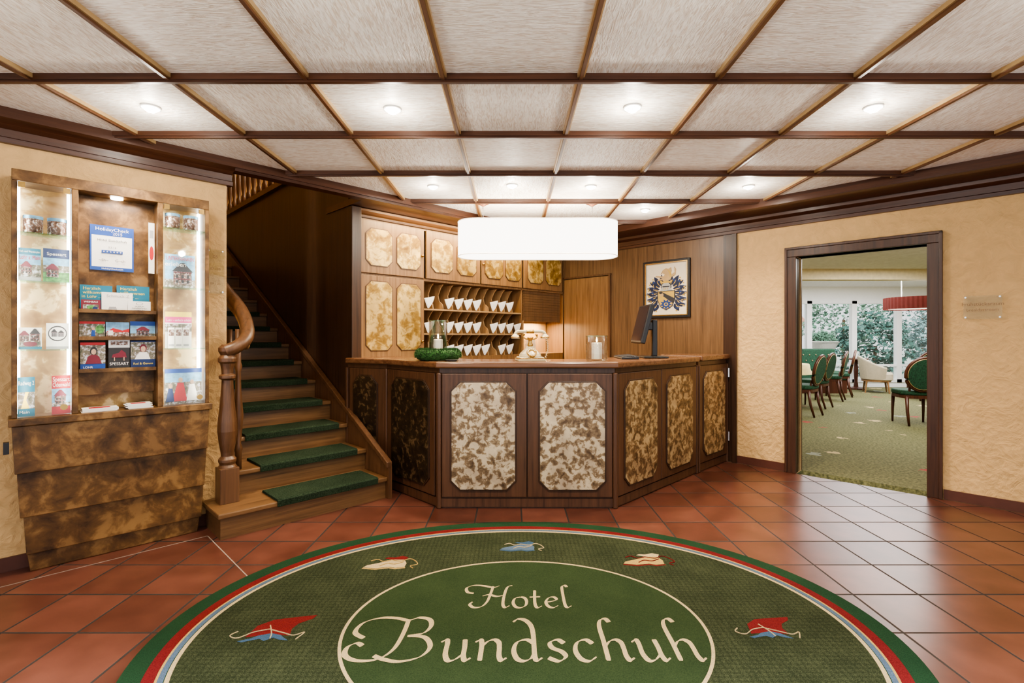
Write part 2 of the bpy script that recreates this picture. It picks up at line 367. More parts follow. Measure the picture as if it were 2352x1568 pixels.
# stairwell shell
bm = B(); box(bm, UR+.03, UR+.09, 4.17, 9.5, 0, 2.92); struct('wall_stair', bm, W_DARK, Q)
bm = B(); box(bm, UR+.027, UR+.12, 4.10, 4.18, 0, 2.42); struct('trim_10', bm, W_DARK, Q, bevel=.005)
bm = B(); box(bm, UR-.01, UR+.12, 4.17, 9.5, 2.92, 2.98); struct('trim_11', bm, W_MEDX, Q)
bm = B(); box(bm, .94, 1.04, 4.0, 9.5, 0, 5); struct('wall_stair_left', bm, PLASTER, Q)
bm = B(); box(bm, .94, 4.2, 9.5, 9.6, 0, 5); struct('wall_stair_end', bm, PLASTER, Q)
bm = B(); box(bm, 4.2, 4.3, 3.7, 9.6, 2.5, 5); struct('wall_upper', bm, PLASTER, Q)
bm = B(); box(bm, .94, 4.3, 3.7, 3.78, CZ+.01, 5); struct('wall_light_block', bm, PLASTER, Q)  # unseen, added to keep sky light out of the stairwell
bm = B(); box(bm, .94, 4.3, 3.7, 9.6, 4.6, 4.7); struct('ceiling_upper', bm, BCEIL, Q)
bm = B(); box(bm, UR+.1, 4.2, 4.5, 9.5, 2.7, 2.9); struct('floor_upper', bm, W_MED, Q)
bm = B(); box(bm, .88, .886, 2.75, 3.62, 0, .0015); box(bm, -.2, .88, 3.62, 3.625, 0, .0015); struct('trim_12', bm, GROUT, Q)

# =====================================================================  STAIRCASE
RISE = .17; GO = .325; V0 = 3.486
st = thing('staircase', 'wooden staircase with turned newel post rising left of the counter', 'staircase', locL(1.5, 3.5), Q)
def sl(u, v): return u-1.5, v-3.5
for n in range(1, 14):
    vn = V0+GO*(n-1); u0 = 1.07 if n > 1 else .90
    x0, y0 = sl(u0, vn); x1, y1 = sl(2.08, vn+GO+.03)
    bm = B(); box(bm, x0, x1, y0-.03, y1, RISE*n-.035, RISE*n); mk('tread', bm, W_OAKX, st, bevel=.008)
    bm = B(); box(bm, x0+.02, x1, y0, y0+(.33 if n == 1 else .03), RISE*(n-1), RISE*n-.035); mk('riser', bm, W_OAKX, st)
bm = B(); z0 = .253
prism(bm, [(3.44-3.5, 0), (3.44-3.5, z0), (9-3.5, z0+.523*(9-3.466)), (9-3.5, z0+.523*(9-3.466)-.5), (3.9-3.5, 0)], 2.08-1.5, 2.11-1.5, 'yz')
mk('stringer', bm, W_MED, st)
bm = B(); dv = 9-3.44; dz = .523*dv
prism(bm, [(-.06, z0-.01), (-.06, z0+.035), (-.06+dv, z0+.035+dz), (-.06+dv, z0-.01+dz)], .565, .612, 'yz'); mk('stringer_cap', bm, W_MED, st, bevel=.005)
bm = B(); nx, ny = sl(1.018, 3.70)
box(bm, nx-.058, nx+.058, ny-.058, ny+.058, .17, .4)
prof = [(.058, .4), (.046, .42), (.054, .44), (.054, .455), (.038, .475), (.04, .5), (.05, .56), (.059, .64), (.057, .7), (.048, .78), (.04, .88), (.034, .98), (.05, .99), (.05, 1.01), (.034, 1.02), (.036, 1.05), (.043, 1.09), (.055, 1.10), (.055, 1.125), (.04, 1.145), (.053, 1.17), (.053, 1.195), (.033, 1.215)]
lathe(bm, prof, nx, ny, 28); mk('newel_post', bm, W_MED, st, bevel=.003)
bm = B()
pts = [sl(1.0, 3.69)+(1.17,), sl(1.07, 3.685)+(1.2,), sl(1.145, 3.73)+(1.26,), sl(1.175, 3.82)+(1.35,), sl(1.17, 3.95)+(1.47,), sl(1.135, 4.18)+(1.62,), sl(1.12, 4.6)+(1.84,), sl(1.12, 6.0)+(2.57,)]
tube(bm, cat(pts, 8), .044, 14); mk('handrail', bm, W_MED, st, smooth=True)
bm = B()
tube(bm, cat([sl(1.13, 3.70)+(1.2,), sl(1.16, 3.8)+(1.27,), sl(1.165, 3.95)+(1.41,), sl(1.13, 4.18)+(1.565,)], 8), .026, 8); mk('rail_moulding', bm, W_OAK, st, smooth=True)
bp = [(.022, 0), (.022, .12), (.03, .14), (.018, .18), (.028, .3), (.034, .38), (.02, .55), (.016, .68), (.026, .72), (.018, .75), (.02, .98)]
for (u, v, zb) in ((1.125, 3.84, .34), (1.12, 4.02, .34), (1.12, 4.2, .51)):
    bx_, by_ = sl(u, v); bm = B(); lathe(bm, [(r, zb+z) for r, z in bp], bx_, by_, 14); mk('baluster', bm, W_MED, st, smooth=True)
for n in range(1, 10):
    vn = V0+GO*(n-1); bm = B()
    w0, w1 = 1.25-1.627, 1.995-1.627
    prism(bm, [(-.037, -.035), (-.039, .008), (-.027, .017), (.25, .017), (.26, .0), (-.032, 0), (-.032, -.035)], w0, w1, 'yz')
    m = mk('stair_mat', bm, MATGREEN, loc=locL(1.627, vn, RISE*n), rz=Q, bevel=.003)
    tag(m, 'dark green pile mat on the %s stair step, counted from the floor' % ordn(n-1), 'stair mat', 'stair mats')
ba = thing('balustrade', 'turned wooden balustrade on the upper landing above the stairs', 'balustrade', locL(UR+.05, 4.3, 2.98), Q)
bm = B(); box(bm, -.03, .03, 0, 4.2, .78, .84); mk('rail', bm, W_MED, ba)
ub = [(.03, 0), (.03, .1), (.018, .13), (.032, .25), (.034, .35), (.018, .5), (.016, .6), (.028, .64), (.024, .78)]
for k in range(20):
    bm = B(); lathe(bm, [(r, z) for r, z in ub], 0, .3+k*.19, 12); mk('baluster', bm, W_MED, ba, smooth=True)

# =====================================================================  KEY CABINET
kc = thing('key_cabinet', 'oak wall cabinet with gilded doors and pigeonholes behind the counter', 'cabinet', locL(2.2, VK, 0), Q)
def ku(px): return Lp(px, 700, VK)[0]-2.2
U1 = ku(1296)
bm = B()
K0, K1, K2 = ku(820), ku(974), ku(1198)
box(bm, K0, U1, .28, .3, .0, 2.34)
for u in (K0, K1-.02, K2-.01, U1-.03): box(bm, u, u+.02, .0, .28, 0, 2.34)
box(bm, K0, U1-.01, .0, .28, 1.825, 1.85); box(bm, K0, U1-.01, 0, .28, 2.33, 2.35); box(bm, K0, K1, 0, .28, .98, 1.07); box(bm, K1, U1-.01, 0, .28, .95, 1.055)
mk('carcass', bm, W_OAK, kc)
bm = B(); prism(bm, [(.1, 2.35), (-.025, 2.35), (-.03, 2.37), (-.05, 2.38), (-.065, 2.40), (-.065, 2.42), (.1, 2.42)], K0-.02, U1-.05, 'yz'); mk('cornice', bm, W_MEDX, kc)
bm = B(); box(bm, K0-.088, K0-.002, -.0, .1, 0, 2.34); mk('side_post', bm, W_MED, kc)
def cabdoor(x0, x1, z0, z1, pan, pz0, pz1, knob, mat=G_CAB):
    bm = B(); box(bm, x0+.004, x1-.004, -.022, -.001, z0, z1); d = mk('door', bm, W_OAK, kc, bevel=.004)
    for p0, p1 in pan:
        bm = B(); prism(bm, octo(p0-.008, p1+.008, pz0-.008, pz1+.008, .055), -.027, -.021); mk('panel_moulding', bm, W_MED, d)
        bm = B(); prism(bm, octo(p0, p1, pz0, pz1, .05), -.03, -.02); mk('panel', bm, mat, d)
    if knob is not None:
        bm = B(); bmesh.ops.create_uvsphere(bm, u_segments=12, v_segments=8, radius=.014, matrix=Matrix.Translation((knob, -.036, z0+.22))); mk('knob', bm, BRASS, d, smooth=True)
for (a, b_, ps, kn) in ((820, 972, ((838, 897), (909, 962)), 966), (976, 1101, ((988, 1036), (1047, 1090)), None), (1103, 1197, ((1111, 1151), (1158, 1193)), 1106), (1200, 1289, ((1209, 1244), (1251, 1285)), None)):
    cabdoor(ku(a), ku(b_), 1.85, 2.335, [(ku(p), ku(q)) for p, q in ps], 1.925, 2.26, ku(kn) if kn else None)
cabdoor(ku(822), ku(972), 1.0, 1.83, [(ku(838), ku(897)), (ku(909), ku(962))], 1.14, 1.775, ku(966))
PX0, PX1 = K1, K2-.01; NCOL = 11; CWD = (PX1-PX0)/NCOL; ROWS = (1.055, 1.30, 1.55, 1.825)
PIGW = wood('pigeonhole_oak', (.28, .155, .065), (.48, .3, .14)); PIGX = wood('pigeonhole_oak_along', (.28, .155, .065), (.48, .3, .14), 'x')
bm = B(); box(bm, PX0, PX1, .262, .279, 1.055, 1.825); mk('rack_back', bm, PIGW, kc)
for z in ROWS[1:3]:
    bm = B(); box(bm, PX0, PX1, .0, .262, z-.016, z); mk('rack_shelf', bm, PIGX, kc)
for r in range(3):
    for k in range(1, NCOL):
        u = PX0+k*CWD; zA, zB = ROWS[r], ROWS[r+1]-.016
        bm = B()
        prism(bm, [(.262, zA), (.02, zA), (.03, zA+.05), (.09, zA+.09), (.11, zA+.15), (.06, zB-.03), (.02, zB), (.262, zB)], u-.005, u+.005, 'yz'); mk('divider', bm, PIGW, kc)
S0, S1 = ku(1203), ku(1288)
bm = B()
for k in range(12): box(bm, S0, S1, .01, .03+.004*(k % 2), 1.45+k*.031, 1.479+k*.031)
mk('roll_shutter', bm, W_OAKD, kc)
bm = B(); box(bm, S0-.02, S1, .262, .279, 1.055, 1.46); box(bm, S0-.02, S0, .0, .262, 1.055, 1.46); mk('niche_lining', bm, PIGW, kc)
arealight('niche_light', locL(2.2+(S0+S1)/2, VK+.14, 1.44), 18, .42, .12, (1, .74, .42), (0, 0, Q))
# fill light added below the soffit to brighten the cabinet front
arealight('cabinet_fill', locL(3.4, VLE+.16, 2.4), 30, 2.0, .08, (1, .78, .46), (math.radians(28), 0, Q))
OCC = {2: (0, 2, 3, 4, 5, 7, 8, 9), 1: (0, 2, 3, 4, 5, 7, 8, 9, 10), 0: (2, 3, 4, 5, 6, 8, 9)}
cardme = None
for r in (2, 1, 0):
    for i, k in enumerate(OCC[r]):
        u = PX0+2.2+(k+.5)*CWD; lab = 'white folded card in the %s pigeonhole row, %s card from left' % (('bottom', 'middle', 'top')[r], ordn(i))
        if cardme is None:
            bm = B()
            prism(bm, [(-.066, .1), (-.05, .06), (-.025, .005), (-.01, .0), (.03, .045), (.055, .095), (.062, .125), (.03, .12), (-.02, .108)], -.006, -.002)
            prism(bm, [(-.054, .09), (-.04, .055), (-.02, .015), (-.008, .012), (.02, .045), (.042, .09), (.0, .095)], -.01, -.006)
            o = mk('key_card', bm, PAPER); cardme = o
        else:
            o = cardme.copy(); C.objects.link(o)
        o.location = locL(u, VK, ROWS[r]+.004); o.rotation_euler = (0, 0, Q)
        tag(o, lab, 'card', 'white cards in the pigeonholes')
bm = B(); box(bm, -.1, .1, -.03, .03, 0, .12); box(bm, -.08, .08, -.035, .02, .12, .17)
tag(mk('card_box', bm, CREAMP, loc=locL(2.2+(S0+S1)/2-.1, VK+.15, 1.056), rz=Q), 'pale card box inside the lit niche below the roll shutter', 'box')

# =====================================================================  RECEPTION COUNTER
CB = Vector((.2, 4.2, 0))
rc = thing('reception_counter', 'polygonal dark wood reception counter with mottled gilded octagonal panels', 'counter', CB)
P = [Vector((-1.44, 4.405)), Vector((-1.05, 4.22)), Vector((-.536, 3.706)), Vector((.758, 3.70)), Vector((1.70, 4.64))]
G0, G1 = Vector((1.735, 4.675)), Vector((2.17, 5.085))
def face(p, q, doors, gate=False, top=1.035):
    d = q-p; L = d.length; ang = math.atan2(d.y, d.x)
    lo = (p.x-CB.x, p.y-CB.y, 0)
    bm = B(); box(bm, 0, L, 0, .035, .0, top); box(bm, -.004, L+.004, -.012, .02, .012, .075); box(bm, 0, L, -.006, .02, 1.0, top)
    g = mk('gate' if gate else 'front_board', bm, W_CNT, rc, loc=lo, rz=ang)
    for (a, b_, p0, p1, m) in doors:
        bm = B(); box(bm, a, b_, -.02, 0, .085, .995); dd = mk('door', bm, W_CNT, g if gate else rc, bevel=.005)
        if not gate: dd.location = lo; dd.rotation_euler = (0, 0, ang)
        par = dd if not gate else g
        bm = B(); prism(bm, octo(p0-.012, p1+.012, .132, .941, .072), -.027, -.019); mk('panel_moulding', bm, W_DARK, par, bevel=.003)
        bm = B(); prism(bm, octo(p0, p1, .144, .929, .065), -.031, -.02); mk('panel', bm, m, par, bevel=.002)
    for a in (0, L):
        bm = B(); box(bm, a-.014, a+.014, -.024, .03, .0, 1.0); o = mk('corner_post', bm, W_CNT, g if gate else rc, bevel=.008)
        if not gate: o.location = lo; o.rotation_euler = (0, 0, ang)
    return g
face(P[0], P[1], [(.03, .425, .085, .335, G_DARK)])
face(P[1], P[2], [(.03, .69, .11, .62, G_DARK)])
face(P[2], P[3], [(.02, .643, .092, .558, G_FRONT), (.651, 1.274, .742, 1.218, G_FRONT)])
face(P[3], P[4], [(.02, .66, .105, .576, G_SIDE), (.668, 1.31, .75, 1.216, G_SIDE)])
gt = face(G0, G1, [(.0, .59, .07, .52, G_SIDE)], True)
for z in (.22, .86):
    bm = B(); lathe(bm, [(.01, z), (.01, z+.09)], .585, -.036, 12); mk('hinge', bm, CHROME, gt)
def offs(pts, d):
    out = []
    for i, p in enumerate(pts):
        ns = []
        for a, b_ in ((i-1, i), (i, i+1)):
            if 0 <= a and b_ < len(pts):
                e = (pts[b_]-pts[a]).normalized(); ns.append(Vector((-e.y, e.x)))
        n = sum(ns, Vector((0, 0))).normalized(); k = d/max(.3, n.dot(ns[0])); out.append(p+n*k)
    return out
outer = offs(P, -.045); inner = offs(P, .46)
bm = B(); prism(bm, [tuple(p-CB.xy) for p in outer]+[tuple(p-CB.xy) for p in inner[::-1]], 1.035, 1.082, 'xy'); mk('countertop', bm, W_CNTX, rc, bevel=.012)
o2 = offs([G0, G1], -.045); i2 = offs([G0, G1-Vector((.1, .1))], .4)
bm = B(); prism(bm, [tuple(p-CB.xy) for p in o2]+[tuple(p-CB.xy) for p in i2[::-1]], 1.04, 1.09, 'xy'); mk('gate_top', bm, W_CNTX, rc, bevel=.012)
CT = 1.0825

# =====================================================================  THINGS ON THE COUNTER
wx, wy = -.58, 3.93
bm = B(); R0, r0 = .135, .04
seg, sg = 48, 14; grid = []
for i in range(seg):
    a = 2*PI*i/seg; row = []
    for k in range(sg):
        b_ = 2*PI*k/sg; rr = r0*(1+random.uniform(-.06, .08))
        row.append(bm.verts.new(((R0+rr*math.cos(b_))*math.cos(a), (R0+rr*math.cos(b_))*math.sin(a), max(.001, .042+rr*math.sin(b_)))))
    grid.append(row)
for i in range(seg):
    for k in range(sg): bm.faces.new([grid[i][k], grid[(i+1) % seg][k], grid[(i+1) % seg][(k+1) % sg], grid[i][(k+1) % sg]])
for _ in range(5000):
    a = random.uniform(0, 2*PI); b_ = random.uniform(-.5, PI+.5); n = Vector((math.cos(b_)*math.cos(a), math.cos(b_)*math.sin(a), math.sin(b_)))
    c = Vector((R0*math.cos(a), R0*math.sin(a), .045))+n*.04; t = Vector((random.uniform(-1, 1), random.uniform(-1, 1), random.uniform(-1, 1))).normalized()
    s = .0028; c.z = max(c.z, .006)
    bm.faces.new([bm.verts.new(c-t*s), bm.verts.new(c+t*s), bm.verts.new(c+n*.014+t*.004)])
tag(mk('moss_wreath', bm, MOSS, loc=(wx, wy, CT), norm=False), 'round green moss wreath on the left end of the counter', 'wreath')
def candle_glass(x, y, R, h, cr, ch, lab, lab2):
    g = thing('candle_glass', lab, 'candle holder', (x, y, CT))
    bm = B(); lathe(bm, [(R*.9, 0), (R, .01), (R, h), (R-.004, h), (R-.004, .012), (.002, .012)], 0, 0, 32, False); mk('glass', bm, VESSEL, g, smooth=True)
    bm = B(); tube(bm, [(R*math.cos(2*PI*i/32), R*math.sin(2*PI*i/32), h) for i in range(32)], .0025, 6, closed=True); mk('rim', bm, SHELFG, g, smooth=True)
    c = thing('candle', lab2, 'candle', (x, y, CT+.014))
    bm = B(); lathe(bm, [(cr, 0), (cr, ch-.004), (cr-.005, ch), (.004, ch-.006)], 0, 0, 24); mk('wax', bm, WAX, c, smooth=False)
    bm = B(); lathe(bm, [(.0015, ch-.008), (.0015, ch+.008)], 0, 0, 6); mk('wick', bm, INK, c)
    bm = B(); lathe(bm, [(.001, ch+.004), (.007, ch+.012), (.006, ch+.022), (.0008, ch+.042)], 0, 0, 10); mk('flame', bm, FLAME, c, smooth=True)
    pointlight('candle_light', (x, y, CT+.014+ch+.05), .9, (1, .6, .25), .01)
candle_glass(.655, 3.87, .083, .19, .04, .125, 'wide clear glass candle holder beside the monitor', 'white candle burning in the wide glass beside the monitor')
candle_glass(wx, wy, .072, .31, .036, .15, 'tall clear glass cylinder standing inside the moss wreath', 'white candle burning inside the moss wreath')
bm = B(); lathe(bm, [(.03, 0), (.05, .012), (.046, .014), (.0, .008)], 0, 0, 20, False)
tag(mk('small_dish', bm, BLACK, loc=(-.45, 3.735, CT), smooth=True), 'small dark dish in front of the moss wreath', 'dish')
ph = thing('telephone', 'antique ivory rotary telephone with gilded cradle on the counter', 'telephone', (.14, 3.86, CT), .15)
bm = B(); box(bm, -.105, .105, -.085, .085, .0, .02); box(bm, -.095, .095, -.075, .075, .02, .03)
lathe(bm, [(.088, .03), (.08, .055), (.06, .075), (.035, .095), (.028, .11)], 0, 0, 28); mk('base', bm, IVORY, ph, bevel=.006)
bm = B(); box(bm, -.107, .107, -.087, .087, .018, .022); lathe(bm, [(.018, .11), (.022, .12), (.014, .14), (.014, .165), (.024, .172), (.024, .18)], 0, 0, 16)
for s in (-1, 1):
    tube(bm, cat([(0, 0, .165), (s*.035, 0, .168), (s*.055, 0, .185), (s*.05, 0, .205)], 5), .006, 8)
    tube(bm, cat([(s*.045, -.02, .205), (s*.05, 0, .192), (s*.045, .02, .205)], 4), .005, 8)
mk('cradle', bm, BRASS, ph, smooth=True)
bm = B(); tube(bm, cat([(-.12, 0, .2), (-.1, 0, .222), (-.05, 0, .224), (0, 0, .222), (.05, 0, .224), (.1, 0, .222), (.12, 0, .2)], 5), .012, 12)
for s in (-1, 1):
    lathe(bm, [(.014, .205), (.03, .19), (.034, .172), (.03, .17)], s*.115, 0, 18)
mk('handset', bm, IVORY, ph, smooth=True)
bm = B()
for s in (-1, 1): lathe(bm, [(.032, .174), (.036, .18), (.032, .186)], s*.115, 0, 18)
tube(bm, [(-.03, 0, .223), (.03, 0, .223)], .0145, 12); mk('gilt_rings', bm, BRASS, ph, smooth=True)
bm = B()
Mx = Matrix.Translation((0, -.062, .062)) @ Matrix.Rotation(math.radians(52), 4, 'X')
bmesh.ops.create_cone(bm, cap_ends=True, segments=28, radius1=.042, radius2=.04, depth=.012, matrix=Mx); mk('dial_plate', bm, BRASS, ph)
bm = B()
for k in range(10):
    a = k*.5+.6; v = Mx @ Vector((.03*math.cos(a), .03*math.sin(a), .008))
    bmesh.ops.create_cone(bm, cap_ends=True, segments=10, radius1=.006, radius2=.006, depth=.004, matrix=Matrix.Translation(v) @ Matrix.Rotation(math.radians(52), 4, 'X'))
mk('finger_holes', bm, IVORY, ph)
bm = B(); pts = []
for i in range(90):
    t = i/89; a = t*60; c = Vector((.115+.02*math.sin(t*PI), -.03+.02*t, .17*(1-t)+.012))
    pts.append(c+Vector((math.cos(a)*.006, math.sin(a)*.006, 0)))
tube(bm, pts, .003, 6); mk('cord', bm, IVORY, ph, smooth=True)
mo = thing('monitor', 'black computer monitor seen from its side on the counter', 'monitor', (1.22, 4.38, CT+.001), math.radians(-92))
bm = B(); box(bm, -.21, .21, -.02, .02, -.17, .17)
o = mk('screen_housing', bm, BLACK, mo, bevel=.008); o.location = (0, -.08, .29); o.rotation_euler = (math.radians(-14), 0, 0)
bm = B(); box(bm, -.195, .195, -.0225, -.0195, -.15, .155); s_ = mk('screen', bm, plain('dark_screen', (.01, .012, .02), .1), o)
bm = B(); box(bm, -.035, .035, 0.0, .045, .012, .33); box(bm, -.03, .03, -.06, .01, .24, .31); mk('stand_column', bm, BLACK, mo, bevel=.008)
bm = B(); box(bm, -.12, .12, -.09, .12, 0, .014); mk('stand_base', bm, BLACK, mo, bevel=.006)
kb = thing('keyboard', 'black keyboard lying in front of the monitor screen', 'keyboard', (.97, 4.27, CT+.001), math.radians(-92))
bm = B(); prism(bm, [(-.07, 0), (-.07, .012), (.07, .022), (.07, 0)], -.2, .2, 'yz'); mk('case', bm, BLACK, kb, bevel=.003)
bm = B()
for r in range(5):
    for k in range(15): box(bm, -.19+k*.0255, -.169+k*.0255, -.06+r*.025, -.04+r*.025, .012+r*.0018, .02+r*.0018)
mk('keys', bm, plain('grey_keys', (.03, .03, .034), .5), kb)

# =====================================================================  PENDANT LAMP
pl = thing('pendant_lamp', 'long oval white pendant lamp glowing above the counter', 'lamp', (.23, 4.5, 1.985))
def stad(L, r, n=14):
    o = []
    for i in range(n+1): a = -PI/2+PI*i/n; o.append((L+r*math.cos(a), r*math.sin(a)))
    for i in range(n+1): a = PI/2+PI*i/n; o.append((-L+r*math.cos(a), r*math.sin(a)))
    return o
bm = B()
A = stad(.53, .185); rings = []
for (k, z) in ((1, 0), (1, .305)):
    rings.append([bm.verts.new((x, y, z)) for x, y in A])
n = len(A)
for i in range(n): bm.faces.new([rings[0][i], rings[0][(i+1) % n], rings[1][(i+1) % n], rings[1][i]])
mk('lamp_shade', bm, SHADE, pl)
bm = B(); prism(bm, stad(.528, .18), .012, .016, 'xy'); mk('diffuser', bm, SHADE, pl)
for z in (0, .305):
    bm = B(); tube(bm, [(x, y, z) for x, y in A], .004, 6, closed=True); mk('shade_hem', bm, plain('shade_hem', (.8, .7, .58), .7, emis=.8), pl)
for s in (-.49, .49):
    bm = B(); lathe(bm, [(.055, CZ-1.985), (.055, CZ-1.985-.02), (.03, CZ-1.985-.032), (.008, CZ-1.985-.045)], s, 0, 24); mk('canopy', bm, plain('copper_canopy', (.3, .12, .06), .3, .7), pl)
    bm = B(); tube(bm, [(s, 0, .2), (s, 0, CZ-1.985-.04)], .003, 6); mk('cord', bm, CHROME, pl)
for s in (-.35, 0, .35): pointlight('pendant_bulb', (.23+s, 4.5, 2.16), 16, (1, .87, .68), .04)

# =====================================================================  DOWNLIGHTS
dl0 = None
spots = [(-3, 2.64, 'far left in the front row of four'), (-1, 2.66, 'second from left in the front row of four'), (1, 2.64, 'third from left in the front row of four'), (3, 2.64, 'far right in the front row of four'),
         (-1, 4.03, 'leftmost in the row above the counter'), (0, 4.0, 'second from left in the row above the counter'), (1, 4.03, 'third from left in the row above the counter'), (3, 4.03, 'rightmost in the row above the counter'), (2, 4.78, 'deepest one, just behind the pendant lamp')]
for i, (k, d, w) in enumerate(spots):
    lab = 'small bright recessed ceiling spotlight, '+w
    if dl0 is None:
        dl0 = thing('ceiling_spotlight', lab, 'spotlight', (k*PW, d, CZ), 0, 'recessed ceiling spotlights')
        bm = B(); lathe(bm, [(.032, -.002), (.047, -.002), (.047, -.009), (.034, -.012), (.032, -.002)], 0, 0, 24, False); mk('rim', bm, WHITE, dl0, smooth=True)
        bm = B(); lathe(bm, [(.004, -.028), (.02, -.025), (.03, -.016), (.032, -.005)], 0, 0, 20); mk('bulb', bm, BULB, dl0)
    else: dup(dl0, (k*PW, d, CZ), 0, lab)
    l = bpy.data.lights.new('spot_beam', 'SPOT'); l.energy = 92; l.spot_size = math.radians(140); l.spot_blend = .9; l.color = (1, .83, .6); l.shadow_soft_size = .035
    lo = bpy.data.objects.new('spot_beam', l); C.objects.link(lo); lo.location = (k*PW, d, CZ-.04)
    pointlight('ceiling_fill', (k*PW, d, CZ-.16), 6.5, (1, .92, .8), .03)  # fill point added below each spotlight to brighten the ceiling
for k in (-3, -1, 1, 3): pointlight('ceiling_fill', (k*PW, 1.35, CZ-.25), 10, (1, .92, .8), .03)  # unseen row of added fill points for the nearer ceiling

# =====================================================================  RUG
RX, RY = .057, 2.17; RA, RB = 1.561, 1.226
rug = thing('rug', 'large oval green rug with red, blue and cream border bands', 'rug', (RX, RY, 0))
def ering(bm, a0, b0, a1, b1, z, n=160):
    I = [bm.verts.new((a0*math.cos(2*PI*i/n), b0*math.sin(2*PI*i/n), z)) for i in range(n)]
    O = [bm.verts.new((a1*math.cos(2*PI*i/n), b1*math.sin(2*PI*i/n), z)) for i in range(n)]
    for i in range(n): bm.faces.new([I[i], O[i], O[(i+1) % n], I[(i+1) % n]])
bm = B(); prism(bm, ell(0, 0, RA, RB, 160), .001, .012, 'xy'); mk('border', bm, R_EDGE, rug)
off = .082
for nm, w, mat in (('red_band', .045, R_RED), ('cream_line', .009, R_GOLD), ('blue_band', .021, R_BLUE), ('gold_band', .017, R_CREAM)):
    bm = B(); ering(bm, RA-off-w, RB-off-w, RA-off, RB-off, .0128); mk(nm, bm, mat, rug); off += w+(.003 if nm == 'blue_band' else 0)
bm = B(); prism(bm, ell(0, 0, RA-off+.002, RB-off+.002, 160), .012, .0124, 'xy'); mk('field', bm, R_GREEN, rug)
bm = B(); prism(bm, ell(0, 0, .77, .62, 128), .0124, .0128, 'xy'); mk('medallion', bm, R_MED, rug)
bm = B(); ering(bm, .769, .619, .783, .633, .0132); mk('medallion_ring', bm, R_CREAM, rug)
ARCH = [(.1,.3),(.2,.42),(.31,.46),(.385,.4),(.4,.28),(.4,.1),(.44,.0),(.52,.06)]
GL = {
 'H': ([[(.44,.96),(.38,.6),(.3,.25),(.16,.04),(-.04,.0),(-.16,.12),(-.1,.24)], [(1.0,1.0),(.86,.92),(.78,.6),(.74,.16),(.8,.0),(.92,.08)], [(-.1,.62),(-.28,.68),(-.32,.88),(-.12,1.0),(.16,.98),(.44,.9),(.62,.98)], [(.16,.5),(.34,.56),(.56,.48),(.76,.54)]], .98),
 'B': ([[(.32,.96),(.31,.6),(.24,.24),(.04,.03),(-.28,.0),(-.5,.1),(-.54,.28),(-.42,.38),(-.3,.32)], [(-.34,.5),(-.54,.64),(-.48,.88),(-.22,1.01),(.08,1.01),(.32,.95),(.5,1.02),(.7,.97),(.76,.8),(.66,.62),(.4,.55)], [(.4,.55),(.7,.52),(.84,.3),(.72,.08),(.42,-.02),(.16,.02),(-.04,.1)]], 1.02),
 'o': ([[(.26,.46),(.1,.4),(.04,.22),(.1,.04),(.23,-.01),(.37,.08),(.41,.26),(.36,.41),(.26,.46)]], .5),
 't': ([[(.16,.76),(.14,.45),(.14,.12),(.2,-.01),(.32,.07)], [(.0,.45),(.3,.47)]], .38),
 'e': ([[(.08,.23),(.24,.27),(.36,.34),(.3,.45),(.16,.42),(.06,.24),(.11,.05),(.24,-.01),(.38,.08)]], .44),
 'l': ([[(.28,.92),(.24,1.0),(.16,.96),(.13,.8),(.13,.14),(.19,.0),(.3,.07)]], .36),
 'u': ([[(-.01,.4),(.07,.46),(.1,.38),(.1,.14),(.16,.0),(.27,.02),(.4,.15)], [(.39,.47),(.4,.3),(.4,.1),(.44,.0),(.52,.06)]], .58),
 'n': ([[(-.01,.4),(.07,.46),(.1,.38),(.1,.2),(.09,.0)], ARCH], .58),
 'd': ([[(.4,.38),(.28,.46),(.12,.4),(.06,.22),(.11,.04),(.22,-.01),(.34,.05),(.4,.16)], [(.05,.9),(.14,.98),(.27,.95),(.37,.8),(.4,.55),(.4,.1),(.44,.0),(.52,.06)]], .58),
 's': ([[(.33,.38),(.23,.46),(.1,.4),(.12,.28),(.27,.19),(.32,.08),(.2,-.01),(.04,.06)]], .45),
 'c': ([[(.36,.37),(.26,.46),(.11,.4),(.05,.22),(.11,.04),(.24,-.01),(.37,.08)]], .46),
 'h': ([[(.3,.9),(.25,.99),(.15,.95),(.1,.78),(.1,.4),(.09,.0)], ARCH], .58),
}
NIB = math.radians(38)
def strokes(word, x0, y0, sx, sy, pen):
    # broad-nib pen: stroke width follows the angle between stroke and nib
    bm = B(); cx = x0; si = 0
    for ch in word:
        ss, adv = GL[ch]
        for sk in ss:
            pts = cat([(cx+p[0]*sx, y0+p[1]*sy, 0) for p in sk], 9); si += 1
            Lv = []; zb = .00012*(si % 5)
            for i, p in enumerate(pts):
                d = (pts[min(i+1, len(pts)-1)]-pts[max(i-1, 0)]).normalized(); nrm = Vector((-d.y, d.x, 0))
                th = math.atan2(d.y, d.x)
                w = pen*(.2+.8*abs(math.sin(th-NIB)))
                if i in (0, len(pts)-1): w *= .7
                zz = Vector((0, 0, zb+i*.000006))
                Lv.append((bm.verts.new(p+nrm*w+zz), bm.verts.new(p-nrm*w+zz)))
            for a, b_ in zip(Lv, Lv[1:]):
                bm.faces.new([a[0], a[1], b_[1]]); bm.faces.new([a[0], b_[1], b_[0]])
        cx += adv*sx
    for f in bm.faces:
        f.normal_update()
        if f.normal.z < 0: f.normal_flip()
    return bm
bm = strokes('Hotel', -.23+.06-RX, 2.32-RY, .172, .205, .0088); o = mk('lettering', bm, R_CREAM, rug, norm=False); o.location = (0, 0, .0136)
bm = strokes('Bundschuh', -.535-RX, 1.94-RY, .242, .29, .012); o = mk('lettering', bm, R_CREAM, rug, norm=False); o.location = (0, 0, .0136)
